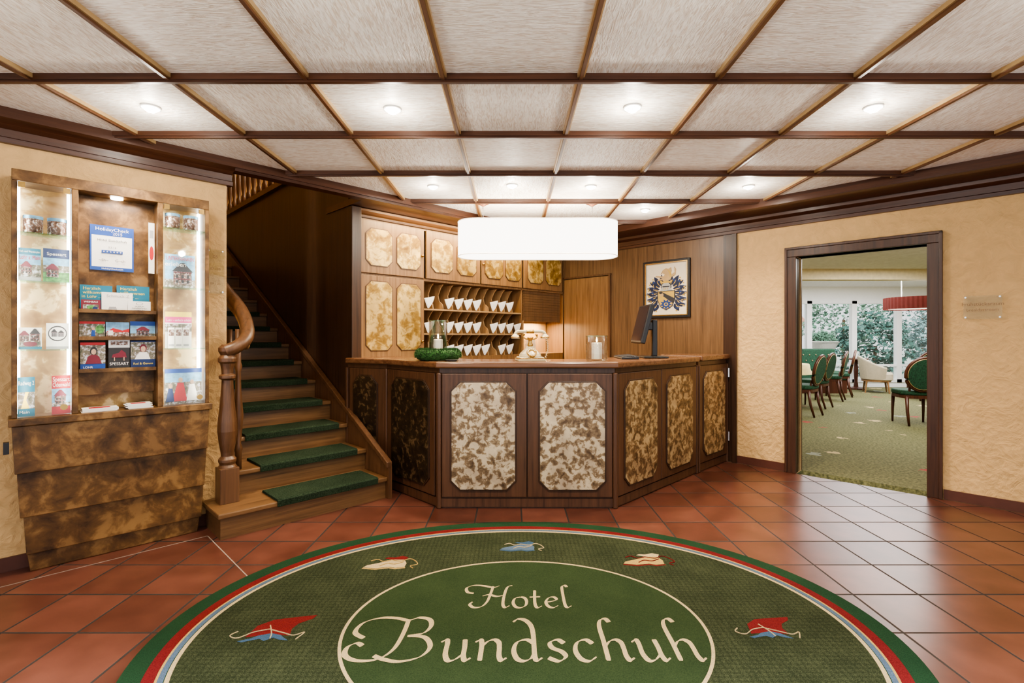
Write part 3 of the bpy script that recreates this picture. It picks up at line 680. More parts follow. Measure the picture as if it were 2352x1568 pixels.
def shoe(x, y, flip, s, body, cuff, lace, sole, rot=0):
    Tm = lambda pts, k=1: [(flip*px*s, py*s) for px, py in pts]
    bm = B(); prism(bm, Tm([(-.14,-.045),(-.12,-.015),(-.07,.005),(-.02,.03),(.02,.06),(.1,.05),(.12,0),(.115,-.05),(.06,-.06),(.02,-.045),(-.06,-.06)]), 0, .0006, 'xy')
    o = mk('shoe_motif', bm, body, rug); o.location = (x-RX, y-RY, .0124); o.rotation_euler.z = rot
    bm = B(); prism(bm, Tm([(.02,.055),(-.03,.075),(-.01,.09),(.03,.085),(.08,.105),(.12,.085),(.105,.05)]), 0, .0007, 'xy'); q = mk('cuff', bm, cuff, o); q.location = (0, 0, .0002)
    bm = B(); prism(bm, Tm([(-.14,-.05),(-.06,-.066),(.02,-.052),(.06,-.066),(.12,-.055),(.12,-.066),(.06,-.08),(.02,-.064),(-.06,-.08),(-.145,-.062)]), 0, .0007, 'xy'); q = mk('sole', bm, sole, o); q.location = (0, 0, .0002)
    for pl_ in ([(.02,.05),(.08,.03),(.13,.06),(.17,.03),(.19,-.02),(.15,-.04),(.17,-.07)], [(.02,.05),(-.03,.03),(-.07,.06),(-.11,.04)], [(.1,.02),(.05,-.01),(.0,.0),(-.04,-.03)]):
        bm = B(); tube(bm, cat([(a*flip*s, b_*s, .0008) for a, b_ in pl_], 6), .003, 5)
        q = mk('lace', bm, lace, o)
shoe(-.69, 2.77, 1, .88, R_CREAM, R_RED, R_GOLD, R_GOLD, .05); shoe(.04, 2.99, 1, .78, R_BLUE, R_NAVY, R_CREAM, R_NAVY); shoe(.74, 2.81, 1, .88, R_GOLD, R_CREAM, R_RED, R_RED)
def hood(x, y, flip, s, rot):
    Tm = lambda pts: [(flip*a*s, b_*s) for a, b_ in pts]
    bm = B(); prism(bm, Tm([(-.1,-.055),(-.085,.03),(-.03,.075),(.05,.09),(.15,.105),(.14,.075),(.09,.04),(.075,.0),(.085,-.05),(.04,-.045),(0,-.03),(-.045,-.045)]), 0, .0006, 'xy')
    o = mk('shoe_motif', bm, R_RED, rug); o.location = (x-RX, y-RY, .0124); o.rotation_euler.z = rot
    bm = B(); prism(bm, Tm([(-.05,-.045),(0,-.03),(.045,-.045),(.06,-.06),(.09,-.085),(.05,-.078),(.02,-.062),(-.01,-.085),(-.035,-.068),(-.1,-.09),(-.12,-.082),(-.07,-.062)]), 0, .0007, 'xy'); q = mk('foot', bm, R_NAVY, o); q.location = (0, 0, .0002)
    for pl_ in ([(-.02,.0),(-.08,-.02),(-.13,-.06),(-.17,-.04),(-.15,-.01)], [(-.02,.0),(.05,-.03),(.1,-.05),(.14,-.03),(.12,-.08)], [(-.03,.03),(.0,-.03),(.01,-.07)]):
        bm = B(); tube(bm, cat([(a*flip*s, b_*s, .0008) for a, b_ in pl_], 6), .0027, 5); mk('lace', bm, R_CREAM, o)
hood(-1.02, 2.15, 1, .98, .05); hood(1.1, 2.16, 1, .86, -.05)

# =====================================================================  DISPLAY CABINET
VC = 3.677
dc = thing('display_cabinet', 'bronze mottled wall display cabinet with lit glass side columns', 'cabinet', locL(0, VC, 0), Q)
CD = VLW-VC-.003
bm = B()
box(bm, 0, .905, 0, CD, 2.085, 2.145); box(bm, -.0, .022, 0, CD, .84, 2.085); box(bm, .883, .905, 0, CD, .84, 2.085)
mk('frame', bm, G_BRONZE, dc, bevel=.003)
for a in (.2366, .63):
    bm = B(); box(bm, a, a+.028, 0, CD, .84, 2.085); mk('divider', bm, G_BRONZE, dc, bevel=.003)
bm = B(); box(bm, .022, .883, CD-.012, CD, .84, 2.085); mk('back_panel', bm, G_BACK, dc)
bm = B(); box(bm, .265, .63, .12, CD-.012, .93, 2.085); mk('niche_panel', bm, G_BRONZE, dc)
bm = B(); box(bm, -.012, .918, -.03, CD, .80, .84); mk('ledge', bm, G_BRONZE, dc, bevel=.004)
tz = [(.0, .905, -.015, .55, .80), (.02, .895, .015, .31, .55), (.045, .885, .045, .10, .31), (.06, .87, .075, 0, .10)]
for (a, b_, y, za, zb) in tz:
    bm = B(); prism(bm, [(a+.012, za), (b_-.012, za), (b_, zb), (a, zb)], y, CD); mk('base_tier', bm, G_BRONZE, dc, bevel=.004)
for a in (.0225, .2245, .6585, .871):
    bm = B(); box(bm, a, a+.0115, CD-.05, CD-.013, .85, 2.08); mk('led_strip', bm, LED, dc)
for a in (.05, .21, .685, .855):
    arealight('led_glow', locL(a, VC+.012, 1.46), 1.5, .02, 1.15, (1, .91, .75), (PI/2, 0, Q))
SHL = (1.823, 1.567, 1.198); SHR = (1.944, 1.576, 1.194)
for z in SHL:
    bm = B(); box(bm, .022, .2366, .01, CD-.052, z-.006, z); mk('glass_shelf', bm, SHELFG, dc)
for z in SHR:
    bm = B(); box(bm, .658, .883, .01, CD-.052, z-.006, z); mk('glass_shelf', bm, SHELFG, dc)
for a, b_, kx in ((.024, .235, .215), (.66, .881, .86)):
    bm = B(); box(bm, a, b_, -.006, -.001, .842, 2.082); g = mk('glass_door', bm, GLASS, dc)
    for hx in (kx, a+.014):
        bm = B(); box(bm, hx-.014, hx+.014, -.012, .002, 2.05, 2.08); mk('hinge', bm, BRASS, g)
    bm = B(); bmesh.ops.create_cone(bm, cap_ends=True, segments=14, radius1=.016, radius2=.016, depth=.02, matrix=Matrix.Translation((kx-.012, -.016, .885)) @ Matrix.Rotation(PI/2, 4, 'X')); mk('lock', bm, BRASS, g)
for z in (1.07, 1.255, 1.41):
    bm = B(); box(bm, .268, .628, .03, .12, z-.006, z); box(bm, .268, .628, .03, .036, z, z+.015); mk('brochure_ledge', bm, G_BRONZE, dc)
bm = B(); lathe(bm, [(.03, 2.084), (.03, 2.076)], .44, .06, 20); mk('niche_spotlight', bm, emit('niche_bulb', (1, .92, .8), 25), dc)
arealight('niche_top_light', locL(.44, VC+.03, 2.07), 2.4, .25, .04, (1, .92, .82), (0, 0, Q))
bm = B(); box(bm, -.03, -.008, -.01, .03, .66, .72); mk('light_switch', bm, BLACK, dc)  # black wall light switch beside the cabinet

def card(name, label, catg, x0, x1, z0, z1, y, mat, decor=(), group=None, th=.004, tilt=0):
    w, h = x1-x0, z1-z0
    bm = B(); box(bm, -w/2, w/2, 0, th, 0, h)
    o = mk(name, bm, mat, loc=locL(x0+w/2, VC+y, z0), rz=Q); tag(o, label, catg, group)
    for i, d in enumerate(decor):
        yy = -.0006*(i+1)
        if d[0] == 'rect':
            _, a, b_, c, e, m = d; bm = B(); box(bm, -w/2+a*w, -w/2+b_*w, yy, 0, c*h, e*h); mk('picture', bm, m, o)
        elif d[0] == 'ell':
            _, cx, cz, rx, rz, m = d; bm = B(); prism(bm, ell(-w/2+cx*w, cz*h, rx*w, rz*h, 20), yy, 0); mk('picture', bm, m, o)
        elif d[0] == 'poly':
            _, pp, m = d; bm = B(); prism(bm, [(-w/2+a*w, b_*h) for a, b_ in pp], yy, 0); mk('picture', bm, m, o)
        elif d[0] == 'text':
            _, s, fs, cx, cz, m = d
            t = txt(s, fs*h, m, o, 0, yy-.0004, cz*h)
            xs = [v.co.x for v in t.data.vertices]
            if xs:
                wd = max(xs)-min(xs); k = min(1, .9*w/wd)
                for v in t.data.vertices: v.co.x *= k
            t.location.x = -w/2+cx*w
        elif d[0] == 'star':
            _, cx, cz, r, m = d; bm = B(); pp = [(-w/2+cx*w+(r if k % 2 == 0 else r*.42)*h*math.sin(k*PI/5), cz*h+(r if k % 2 == 0 else r*.42)*h*math.cos(k*PI/5)) for k in range(10)]
            prism(bm, pp, yy-.0005, 0); mk('star', bm, m, o)
    return o
def cpx(px0, px1, py0, py1, y):
    a, zt = Lp(px0, py0, VC+y); b_, zt2 = Lp(px1, py0, VC+y); _, zb = Lp(px0, py1, VC+y); _, zb2 = Lp(px1, py1, VC+y)
    return a, b_, (zb+zb2)/2, (zt+zt2)/2
def house(x, z, w, h, wall, roof):     # half timbered gable printed as a photo
    r = [('rect', x-w/2, x+w/2, z, z+h*.6, wall), ('poly', [(x-w*.58, z+h*.6), (x+w*.58, z+h*.6), (x+w*.1, z+h), (x-w*.1, z+h)], roof)]
    for i in (-1, 0, 1): r.append(('rect', x+i*w*.3-w*.06, x+i*w*.3+w*.06, z+h*.3, z+h*.45, INK))
    for i in (-1, 0, 1): r.append(('rect', x+i*w*.3-w*.06, x+i*w*.3+w*.06, z+h*.08, z+h*.2, INK))
    r.append(('rect', x-w/2, x+w/2, z+h*.24, z+h*.265, MAROON)); r.append(('rect', x-w/2, x+w/2, z+h*.55, z+h*.575, MAROON))
    return r
a, b_, z0, z1 = cpx(206, 307, 520, 622, .112)
card('certificate', 'white and blue rating certificate with a row of stars on the niche back', 'certificate', a, b_, z0, z1, .112, PAPER,
     [('rect', 0, 1, .78, 1, BLUE), ('rect', 0, 1, 0, .08, BLUE), ('rect', 0, .04, 0, 1, BLUE), ('rect', .96, 1, 0, 1, BLUE), ('text', 'HolidayCheck', .105, .5, .885, PAPER), ('text', '2015', .09, .62, .8, PAPER),
      ('text', 'Hotel Bundschuh', .075, .5, .65, INK), ('text', '5,5 / 6', .055, .5, .5, INK), ('rect', .26, .74, .39, .45, BLUE)]+[('star', .31+.076*k, .42, .02, PAPER) for k in range(6)]+
     [('text', 'Juli 2015', .03, .5, .32, GREY), ('text', '~Sh~', .08, .3, .2, INK), ('text', 'G~ch', .08, .68, .2, INK), ('text', 'HolidayCheck.com', .05, .5, .022, PAPER)])
a, b_, z0, z1 = cpx(341, 355, 512, 628, .06)
card('small_notice', 'narrow white notice with a red seal at the niche right edge', 'notice', a, min(b_, .626), z0, z1, .06, PAPER, [('ell', .5, .4, .35, .14, RED), ('rect', .2, .8, .7, .85, GREY)])
def bro(px0, px1, py0, py1, y, mat, label, decor, name='brochure', zb=None):
    a, b_, z0, z1 = cpx(px0, px1, py0, py1, y)
    if zb is not None: z0 = zb
    a = max(a, .267); b_ = min(b_, .628)
    return card(name, label, 'brochure', a, b_, z0, z1, y, mat, decor)
HW = [('text', 'Herzlich', .15, .36, .83, YEL), ('text', 'willkommen', .15, .48, .68, YEL), ('text', 'in Lohr ...', .15, .36, .53, YEL)]
bro(183, 258, 655, 740, .10, TEAL, 'teal welcome brochure in yellow letters, upper left of the rack', HW, zb=1.411)
bro(268, 343, 657, 740, .10, TEAL, 'teal welcome brochure in yellow letters, upper right of the rack', HW, zb=1.411)
bro(186, 231, 688, 742, .07, MAROON, 'dark red brochure with grapes on the rack top row', [('text', 'WEINBAU', .2, .5, .76, PAPER), ('rect', .1, .9, .05, .6, PHOTO), ('ell', .4, .4, .12, .12, LGREEN), ('ell', .55, .45, .12, .12, LGREEN), ('ell', .48, .28, .12, .12, LGREEN), ('ell', .72, .3, .13, .14, NAVY), ('ell', .66, .18, .12, .12, NAVY)], zb=1.411)
bro(233, 305, 672, 742, .085, PAPER, 'white jewellery brochure in the middle of the rack top row', [('text', 'Schmuck-Z', .2, .52, .76, GREY), ('rect', .2, .5, .05, .12, GREY), ('rect', .22, .48, .14, .2, GREY), ('rect', .24, .46, .22, .28, GREY)], zb=1.411)
bro(294, 346, 692, 742, .07, PAPER, 'white paper mill museum brochure at the right of the top row', [('ell', .5, .8, .16, .12, GREY), ('ell', .5, .8, .12, .09, PAPER), ('text', 'MUSEUM', .16, .5, .5, INK), ('text', 'PAPIERMÜHLE', .16, .5, .33, INK), ('text', 'HOMBURG', .16, .5, .16, INK)], zb=1.411)
bro(182, 241, 738, 790, .07, PHOTO, 'brochure with autumn trees and red band, left of the middle row', [('rect', 0, 1, .86, 1, RED), ('ell', .8, .55, .18, .25, LGREEN), ('poly', [(.45, .1), (.62, .1), (.6, .5), (.48, .5)], BLUE), ('ell', .54, .58, .06, .09, SKIN)], zb=1.256)
bro(243, 297, 740, 790, .07, LBLUE, 'pale blue and red brochure in the centre of the middle row', [('poly', [(0, .4), (.3, .65), (.7, .5), (1, .62), (1, .4)], RED), ('rect', 0, 1, 0, .4, TOWN), ('rect', .1, .3, .2, .5, PAPER)], zb=1.256)
bro(299, 357, 738, 790, .07, LBLUE, 'blue church brochure at the right of the middle row', [('rect', 0, 1, .75, 1, BLUE), ('rect', 0, 1, 0, .3, PHOTO)]+house(.5, .2, .5, .5, TOWN, MAROON), zb=1.256)
bro(184, 242, 786, 855, .05, BLUE, 'blue brochure showing a woman, left of the bottom row', [('rect', 0, 1, .9, 1, RED), ('rect', 0, 1, .25, .9, PHOTO), ('poly', [(.2, .25), (.85, .25), (.75, .5), (.6, .58), (.45, .58), (.3, .5)], MAROON), ('ell', .53, .7, .15, .14, INK), ('ell', .53, .67, .1, .1, SKIN), ('text', 'LOHR', .1, .3, .1, PAPER)], zb=1.071)
bro(249, 298, 778, 855, .05, INK, 'black brochure with a grand piano in the bottom row', [('rect', 0, 1, .72, 1, PAPER), ('rect', .1, .9, .8, .92, TOWN), ('poly', [(.15, .4), (.85, .4), (.8, .55), (.6, .65), (.5, .56), (.2, .5)], MAROON), ('rect', .25, .3, .3, .42, SKIN), ('rect', .7, .75, .3, .42, SKIN), ('text', 'SPESSART', .13, .5, .16, PAPER)], zb=1.071)
bro(300, 357, 782, 855, .05, NAVY, 'navy brochure of a smiling cyclist at the right of the bottom row', [('rect', 0, 1, .35, .95, PHOTO), ('poly', [(.15, .35), (.8, .35), (.65, .6), (.35, .6)], PAPER), ('ell', .5, .74, .14, .14, MAROON), ('ell', .5, .71, .1, .1, SKIN), ('text', 'Rad & Genuss', .1, .5, .17, YEL)], zb=1.071)
def stack(x, w, dd, n, lab):
    bm = B()
    for k in range(n):
        j = random.uniform(-.012, .012); box(bm, x-w/2+j, x+w/2+j, .01, .01+dd, .8405+k*.004, .844+k*.004)
    o = mk('leaflet_pile', bm, PAPER, loc=locL(0, VC), rz=Q); tag(o, lab, 'leaflets')
    bm = B(); box(bm, x-w*.3, x+w*.3, .02, dd-.01, .844+(n-1)*.004, .8447+(n-1)*.004); mk('picture', bm, RED, o)
stack(.36, .16, .09, 5, 'low pile of white leaflets on the niche floor, left side'); stack(.54, .12, .09, 7, 'low pile of white leaflets on the niche floor, right side')
def col(px0, px1, pyt, zs, y, mat, label, decor, name='brochure', catg='brochure'):
    a, b_, z0, z1 = cpx(px0, px1, pyt, pyt+50, y)
    return card(name, label, catg, a, b_, zs+.001, z1, y, mat, decor)
col(42, 94, 570, SHL[1], .07, LBLUE, 'hiking map brochure with teal band on the left middle shelf', [('rect', 0, 1, .8, 1, TEAL), ('rect', 0, 1, .12, .5, PHOTO), ('text', 'Rad- und Wanderplan', .09, .5, .87, PAPER), ('text', 'Lohr a. Main', .18, .5, .66, RED), ('rect', .0, 1, 0, .12, GREY)]+house(.35, .2, .45, .4, TOWN, MAROON), )
col(99, 160, 572, SHL[1], .06, LGREEN, 'green landscape brochure beside the hiking map', [('rect', 0, 1, .72, 1, NAVY), ('rect', 0, 1, .45, .72, LBLUE), ('rect', 0, 1, .3, .5, PHOTO), ('text', 'Spessart', .13, .5, .8, PAPER)]+house(.35, .15, .45, .4, TOWN, MAROON))
col(42, 96, 752, SHL[2], .09, PAPER, 'cut-out silhouette souvenir of town houses on left shelf', [('rect', .0, 1, 0, .12, TEAL), ('rect', .05, .95, .12, .4, PHOTO), ('ell', .5, .25, .3, .12, MAROON)]+house(.25, .35, .4, .5, TOWN, MAROON)+house(.7, .35, .4, .6, TOWN, INK), 'souvenir_plate', 'souvenir')
col(106, 158, 742, SHL[2], .08, PAPER, 'white card with drawn oval houses beside the souvenir', [('ell', .5, .6, .42, .3, INK), ('ell', .5, .6, .38, .25, PAPER), ('rect', 0, 1, 0, .1, GREY)]+house(.35, .47, .25, .3, GREY, INK)+house(.65, .47, .25, .25, GREY, INK), 'picture_card', 'card')
col(40, 80, 866, .84, .05, TEAL, 'teal cycling route brochure at the bottom left', [('text', 'Radweg 2', .15, .5, .8, PAPER), ('rect', 0, 1, .2, .62, PHOTO), ('poly', [(.2, .2), (.7, .2), (.5, .42), (.65, .62), (.45, .62), (.35, .42)], YEL), ('text', 'Main', .1, .4, .08, PAPER)])
col(119, 162, 862, .84, .05, RED, 'red regional brochure at the bottom of the left column', [('text', 'Spessart', .16, .5, .85, PAPER), ('text', 'Odenwald', .16, .5, .71, PAPER), ('rect', 0, 1, .25, .66, LBLUE), ('rect', 0, 1, .2, .3, PHOTO)]+house(.45, .25, .6, .38, TOWN, MAROON))
col(378, 448, 585, SHR[1], .06, LBLUE, 'regional magazine with half timbered house on the right shelf', [('rect', 0, 1, .0, .25, PHOTO)]+house(.58, .1, .6, .65, TOWN, INK)+[('text', 'UNTERFRANKEN', .16, .5, .82, RED), ('text', 'erleben', .18, .35, .64, PAPER)])
col(379, 440, 716, SHR[2], .085, PAPER, 'pink headed event flyer behind leaflets on the right shelf', [('rect', 0, 1, .86, 1, YEL), ('rect', 0, 1, .7, .86, PINK), ('text', 'Lohr - einfach schön', .09, .5, .74, PAPER), ('rect', 0, 1, .45, .66, PHOTO)])
for k, px in enumerate((386, 403, 420)):
    col(px, px+15, 752, SHR[2], .05, PAPER, 'white narrow leaflet, %s from left before the pink flyer' % ordn(k), [('rect', .1, .9, .6, .9, TOWN), ('rect', .1, .9, .1, .2, GREY)], 'leaflet')
col(378, 463, 846, .84, .06, PHOTO, 'bright brochure of costumed figures at the bottom right', [('rect', 0, 1, .62, .9, LBLUE), ('poly', [(.2, .08), (.6, .08), (.5, .6), (.34, .6)], RED), ('ell', .42, .68, .06, .07, SKIN), ('rect', 0, 1, .88, 1, BLUE), ('poly', [(.58, .08), (.9, .08), (.8, .55), (.66, .55)], PAPER), ('ell', .73, .62, .05, .06, SKIN), ('poly', [(.03, .08), (.25, .08), (.2, .45), (.1, .45)], NAVY), ('ell', .15, .52, .05, .06, SKIN)])
def mug(px, sh, y, lab):
    a, _ = Lp(px, 520, VC+y)
    m = thing('mug', lab, 'mug', locL(a, VC+y, sh), Q+1.2, 'souvenir mugs')
    bm = B(); lathe(bm, [(.036, .001), (.04, .005), (.04, .092), (.037, .092), (.036, .01), (.002, .008)], 0, 0, 24, False); mk('body', bm, TOWN, m, smooth=True)
    bm = B(); lathe(bm, [(.0408, .075), (.0408, .092)], 0, 0, 24, False); mk('sky_band', bm, LBLUE, m, smooth=True)
    bm = B(); tube(bm, cat([(.038, 0, .02), (.055, 0, .03), (.056, 0, .06), (.038, 0, .075)], 5), .004, 8); mk('handle', bm, PAPER, m, smooth=True)
mug(76, SHL[0], .055, 'printed town mug on the left column top shelf, left one'); mug(131, SHL[0], .055, 'printed town mug on the left column top shelf, right one')
mug(396, SHR[0], .055, 'printed town mug on the right column top shelf, left one'); mug(438, SHR[0], .055, 'printed town mug on the right column top shelf, right one')

# =====================================================================  WALL SIGNS AND ART
SGLASS = glassmat('sign_glass', (.95, .96, .93), .04)
def glasssign(base, rz, w, h, lines, lab):
    s = thing('glass_sign', lab, 'sign', base, rz)
    bm = B(); box(bm, -w/2, w/2, -.022, -.017, 0, h); mk('glass_plate', bm, SGLASS, s)
    for x in (-w/2+.012, w/2-.012):
        for z in (.012, h-.012):
            bm = B(); bmesh.ops.create_cone(bm, cap_ends=True, segments=12, radius1=.006, radius2=.006, depth=.028, matrix=Matrix.Translation((x, -.014, z)) @ Matrix.Rotation(PI/2, 4, 'X')); mk('standoff', bm, CHROME, s)
    for (t, sz, z) in lines: txt(t, sz, SIGNL, s, 0, -.0235, z)
u0, z1 = Rp(2213, 671, VRW); u1, z0 = Rp(2302, 726, VRW)
glasssign(locR((u0+u1)/2, VRW, 1.40), -Q, u1-u0, .175, [('Frühstücksraum', .036, .1), ('breakfastroom', .03, .058)], 'clear glass door sign right of the doorway')
glasssign(locL(.98, VLW, 1.56), Q, .11, .3, [('05', .03, .24), ('07 - 08', .022, .16), ('09 - 25', .022, .06)], 'clear glass room number sign beside the display cabinet')
fu0, _ = Rp(1480, 598, VRW); fu1, _ = Rp(1587, 728, VRW); fw = fu1-fu0; fh = .64; fz0 = CAMZ+.205
pf = thing('framed_crest', 'framed heraldic crest in a black and gold frame on the wood wall', 'picture', locR((fu0+fu1)/2, VRW, fz0), -Q)
bm = B()
for (a, b_, c, e) in ((-fw/2, -fw/2+.03, 0, fh), (fw/2-.03, fw/2, 0, fh), (-fw/2+.03, fw/2-.03, 0, .03), (-fw/2+.03, fw/2-.03, fh-.03, fh)): box(bm, a, b_, -.03, 0, c, e)
mk('frame', bm, BLACK, pf, bevel=.004)
bm = B()
for (a, b_, c, e) in ((-fw/2+.025, -fw/2+.034, .025, fh-.025), (fw/2-.034, fw/2-.025, .025, fh-.025), (-fw/2+.03, fw/2-.03, .025, .034), (-fw/2+.03, fw/2-.03, fh-.034, fh-.025)): box(bm, a, b_, -.032, -.028, c, e)
mk('gilt_slip', bm, BRASS, pf)
k = fw/.48*1.12; yc = [-.0125]
bm = B(); box(bm, -fw/2+.03, fw/2-.03, -.012, -.002, .03, fh-.03)
CM = [CREAMP, plain('crest_navy', (.01, .018, .055), .5), plain('crest_gold', (.55, .36, .07), .5), INK, plain('crest_blue', (.012, .045, .19), .5), plain('crest_silver', (.4, .4, .38), .5), plain('crest_tan', (.5, .34, .16), .5), RED]
def cp(pts, mi):
    yc[0] -= .00006; prism(bm, pts, yc[0], -.012, mi=mi)
def leaf(x, z, L, w, ang, mi):
    pts = []
    for i in range(9):
        t = i/8; pts.append((t*L, w*math.sin(t*PI)**.8*(1-.3*t)+.25*L*t*t))
    for i in range(8, 0, -1):
        t = i/8; pts.append((t*L, -w*math.sin(t*PI)**.8*.7+.25*L*t*t))
    ca, sa = math.cos(ang), math.sin(ang)
    R_ = [(x+px*ca-pz*sa, z+px*sa+pz*ca) for px, pz in pts]
    cp([(a*k, b_) for a, b_ in R_], mi); cp([(-a*k, b_) for a, b_ in R_], mi)
# scrolling mantling on both sides of the helmet, dark with gold linings
for (x, z, L, w, an) in ((.03, .37, .11, .022, 1.2), (.045, .36, .12, .024, .75), (.055, .345, .115, .026, .3), (.06, .32, .12, .028, -.1), (.07, .285, .115, .028, -.45), (.08, .245, .105, .026, -.85), (.085, .2, .1, .025, -1.2), (.075, .155, .09, .022, -1.35), (.1, .345, .075, .022, 1.0), (.125, .3, .055, .02, .7), (.13, .25, .05, .02, .3), (.12, .2, .055, .02, -.1), (.11, .15, .06, .018, -.4)):
    leaf(x, z, L, w*1.25, an, 1)
    leaf(x+.012, z-.01, L*.6, w*.25, an+.15, 2)
    leaf(x+.05*math.cos(an), z+.05*math.sin(an), L*.4, w*.35, an+1.2, 4)
    for s_ in (1, -1):
        cp([(s_*(x+L*.9*math.cos(an)+.008*math.cos(t))*k, z+L*.9*math.sin(an)+.008*math.sin(t)) for t in [i*.7 for i in range(9)]], 2)
cp([(a*k, z) for a, z in ((-.082, .3), (.082, .3), (.082, .2), (.055, .125), (0, .085), (-.055, .125), (-.082, .2))], 3)
cp([(a*k, z) for a, z in ((-.074, .293), (.074, .293), (.074, .2), (.05, .13), (0, .095), (-.05, .13), (-.074, .2))], 2)
cp([(a*k, z) for a, z in ((-.074, .285), (-.045, .293), (.074, .215), (.074, .19), (.06, .16))], 3)
cp([(a*k, z) for a, z in ((-.06, .26), (-.03, .275), (-.02, .25), (-.05, .235))], 6)
cp([(r*k*math.sin(i*PI/9), .15+r*math.cos(i*PI/9)) for i in range(18) for r in [(.06 if i % 2 else .034)]], 4)
cp(ell(0, .15, .02*k, .02, 14), 2); cp(ell(0, .15, .011*k, .011, 12), 4)
cp(ell(0, .345, .048*k, .052, 22), 3); cp(ell(0, .345, .042*k, .046, 22), 5); cp([(a*k, z) for a, z in ((-.055, .3), (.055, .3), (.04, .335), (-.04, .335))], 5)
cp([(a*k, z) for a, z in ((-.034, .352), (.034, .352), (.03, .34), (-.03, .34))], 3)
for i in range(3): cp([((-.022+i*.018)*k, .312), ((-.016+i*.018)*k, .312), ((-.014+i*.016)*k, .335), ((-.02+i*.016)*k, .335)], 2)
cp([(a*k, z) for a, z in ((-.05, .385), (.05, .385), (.06, .42), (.03, .402), (0, .422), (-.03, .402), (-.06, .42))], 2)
cp([(a*k, z) for a, z in ((-.03, .41), (-.035, .45), (-.01, .48), (-.035, .5), (-.05, .485), (-.03, .53), (.0, .55), (.02, .54), (.045, .555), (.05, .51), (.03, .49), (.055, .46), (.04, .42), (.0, .41))], 6)
cp([(a*k, z) for a, z in ((-.02, .46), (-.09, .475), (-.1, .462), (-.03, .44))], 6)
cp([(a*k, z) for a, z in ((-.02, .44), (-.075, .43), (-.08, .415), (-.02, .425))], 6)
cp([(a*k, z) for a, z in ((.05, .45), (.085, .47), (.09, .53), (.075, .56), (.078, .5), (.045, .47))], 6)
cp([(a*k, z) for a, z in ((.01, .54), (.045, .5), (.05, .45), (.035, .45), (.03, .49))], 2)
mk('paper', bm, CM, pf)

# =====================================================================  BREAKFAST ROOM
bpts = [(2.34, 5.15), (4.6, 2.89), (13, 2.89), (13, 12.5), (2.34, 12.5)]
bm = B(); prism(bm, bpts, -.1, .002, 'xy')
m, nt, b = newmat('breakfast_carpet')
v = coords(nt); vo = N(nt, 'ShaderNodeTexVoronoi', Scale=2.1); LK(nt, v, vo.inputs['Vector'])
n1 = N(nt, 'ShaderNodeTexNoise', Scale=14.0, Detail=3.0); LK(nt, v, n1.inputs['Vector'])
n3 = N(nt, 'ShaderNodeTexNoise', Scale=45.0, Detail=3.0); LK(nt, v, n3.inputs['Vector'])
base = ramp(nt, n3.outputs[0], [(.35, (.06, .063, .02)), (.7, (.2, .19, .078))])
ad = N(nt, 'ShaderNodeMath', operation='MULTIPLY_ADD'); LK(nt, n1.outputs[0], ad.inputs[0]); ad.inputs[1].default_value = .55; LK(nt, vo.outputs['Distance'], ad.inputs[2])
lt = N(nt, 'ShaderNodeMath', operation='LESS_THAN'); LK(nt, ad.outputs[0], lt.inputs[0]); lt.inputs[1].default_value = .445
sp = nt.nodes.new('ShaderNodeSeparateColor'); LK(nt, vo.outputs['Color'], sp.inputs[0])
mc = ramp(nt, sp.outputs[0], [(0, (.3, .045, .035)), (.35, (.48, .37, .19)), (.75, (.26, .28, .22))], 'CONSTANT')
mx = N(nt, 'ShaderNodeMix', data_type='RGBA'); LK(nt, lt.outputs[0], mx.inputs[0]); LK(nt, base, mx.inputs[6]); LK(nt, mc, mx.inputs[7])
LK(nt, mx.outputs[2], b.inputs['Base Color']); b.inputs['Roughness'].default_value = .95
struct('floor_breakfast', bm, m)
bm = B(); prism(bm, bpts, 2.5, 2.6, 'xy'); struct('ceiling_breakfast', bm, BCEIL)
bm = B(); prism(bm, [(2.45, 5.2), (4.75, 2.95), (12.9, 2.95), (12.9, 7.5), (2.45, 7.5)], 2.28, 2.32, 'xy'); struct('ceiling_breakfast_low', bm, BCEIL)
bm = B(); box(bm, 2.45, 13, 7.5, 7.7, 2.12, 2.5); struct('trim_13', bm, BWALL)
bm = B(); box(bm, 2.3, 2.4, 5.3, 12.5, 0, 2.6); struct('wall_breakfast_left', bm, BWALL)
bm = B(); box(bm, 13, 13.1, 2.9, 12.5, 0, 2.6); struct('wall_breakfast_right', bm, BWALL)
bm = B(); box(bm, 4.7, 13, 2.8, 2.9, 0, 2.6); struct('wall_breakfast_near', bm, BWALL)
bm = B(); box(bm, 2.3, 13.1, 12.5, 12.65, 2.15, 2.6); box(bm, 2.3, 13.1, 12.5, 12.65, 0, .12); box(bm, 2.3, 6.2, 12.5, 12.65, .12, 2.15); struct('wall_far', bm, WHITE)
xs = [6.2, 7.42, 8.54, 9.66, 10.8, 11.9, 13.0]
for i in range(len(xs)-1):
    bm = B(); a, b_ = xs[i], xs[i+1]
    box(bm, a, a+.06, 12.48, 12.6, .12, 2.15); box(bm, b_-.06, b_, 12.48, 12.6, .12, 2.15); box(bm, a, b_, 12.48, 12.6, 2.08, 2.15); box(bm, a, b_, 12.48, 12.6, .12, .2); box(bm, a, b_, 12.49, 12.58, .52, .57)
    w = struct('window_%d' % (i+1), bm, WHITE)
    bm = B(); box(bm, a+.05, b_-.05, 12.54, 12.548, .18, 2.1); mk('pane', bm, GLASS, w)
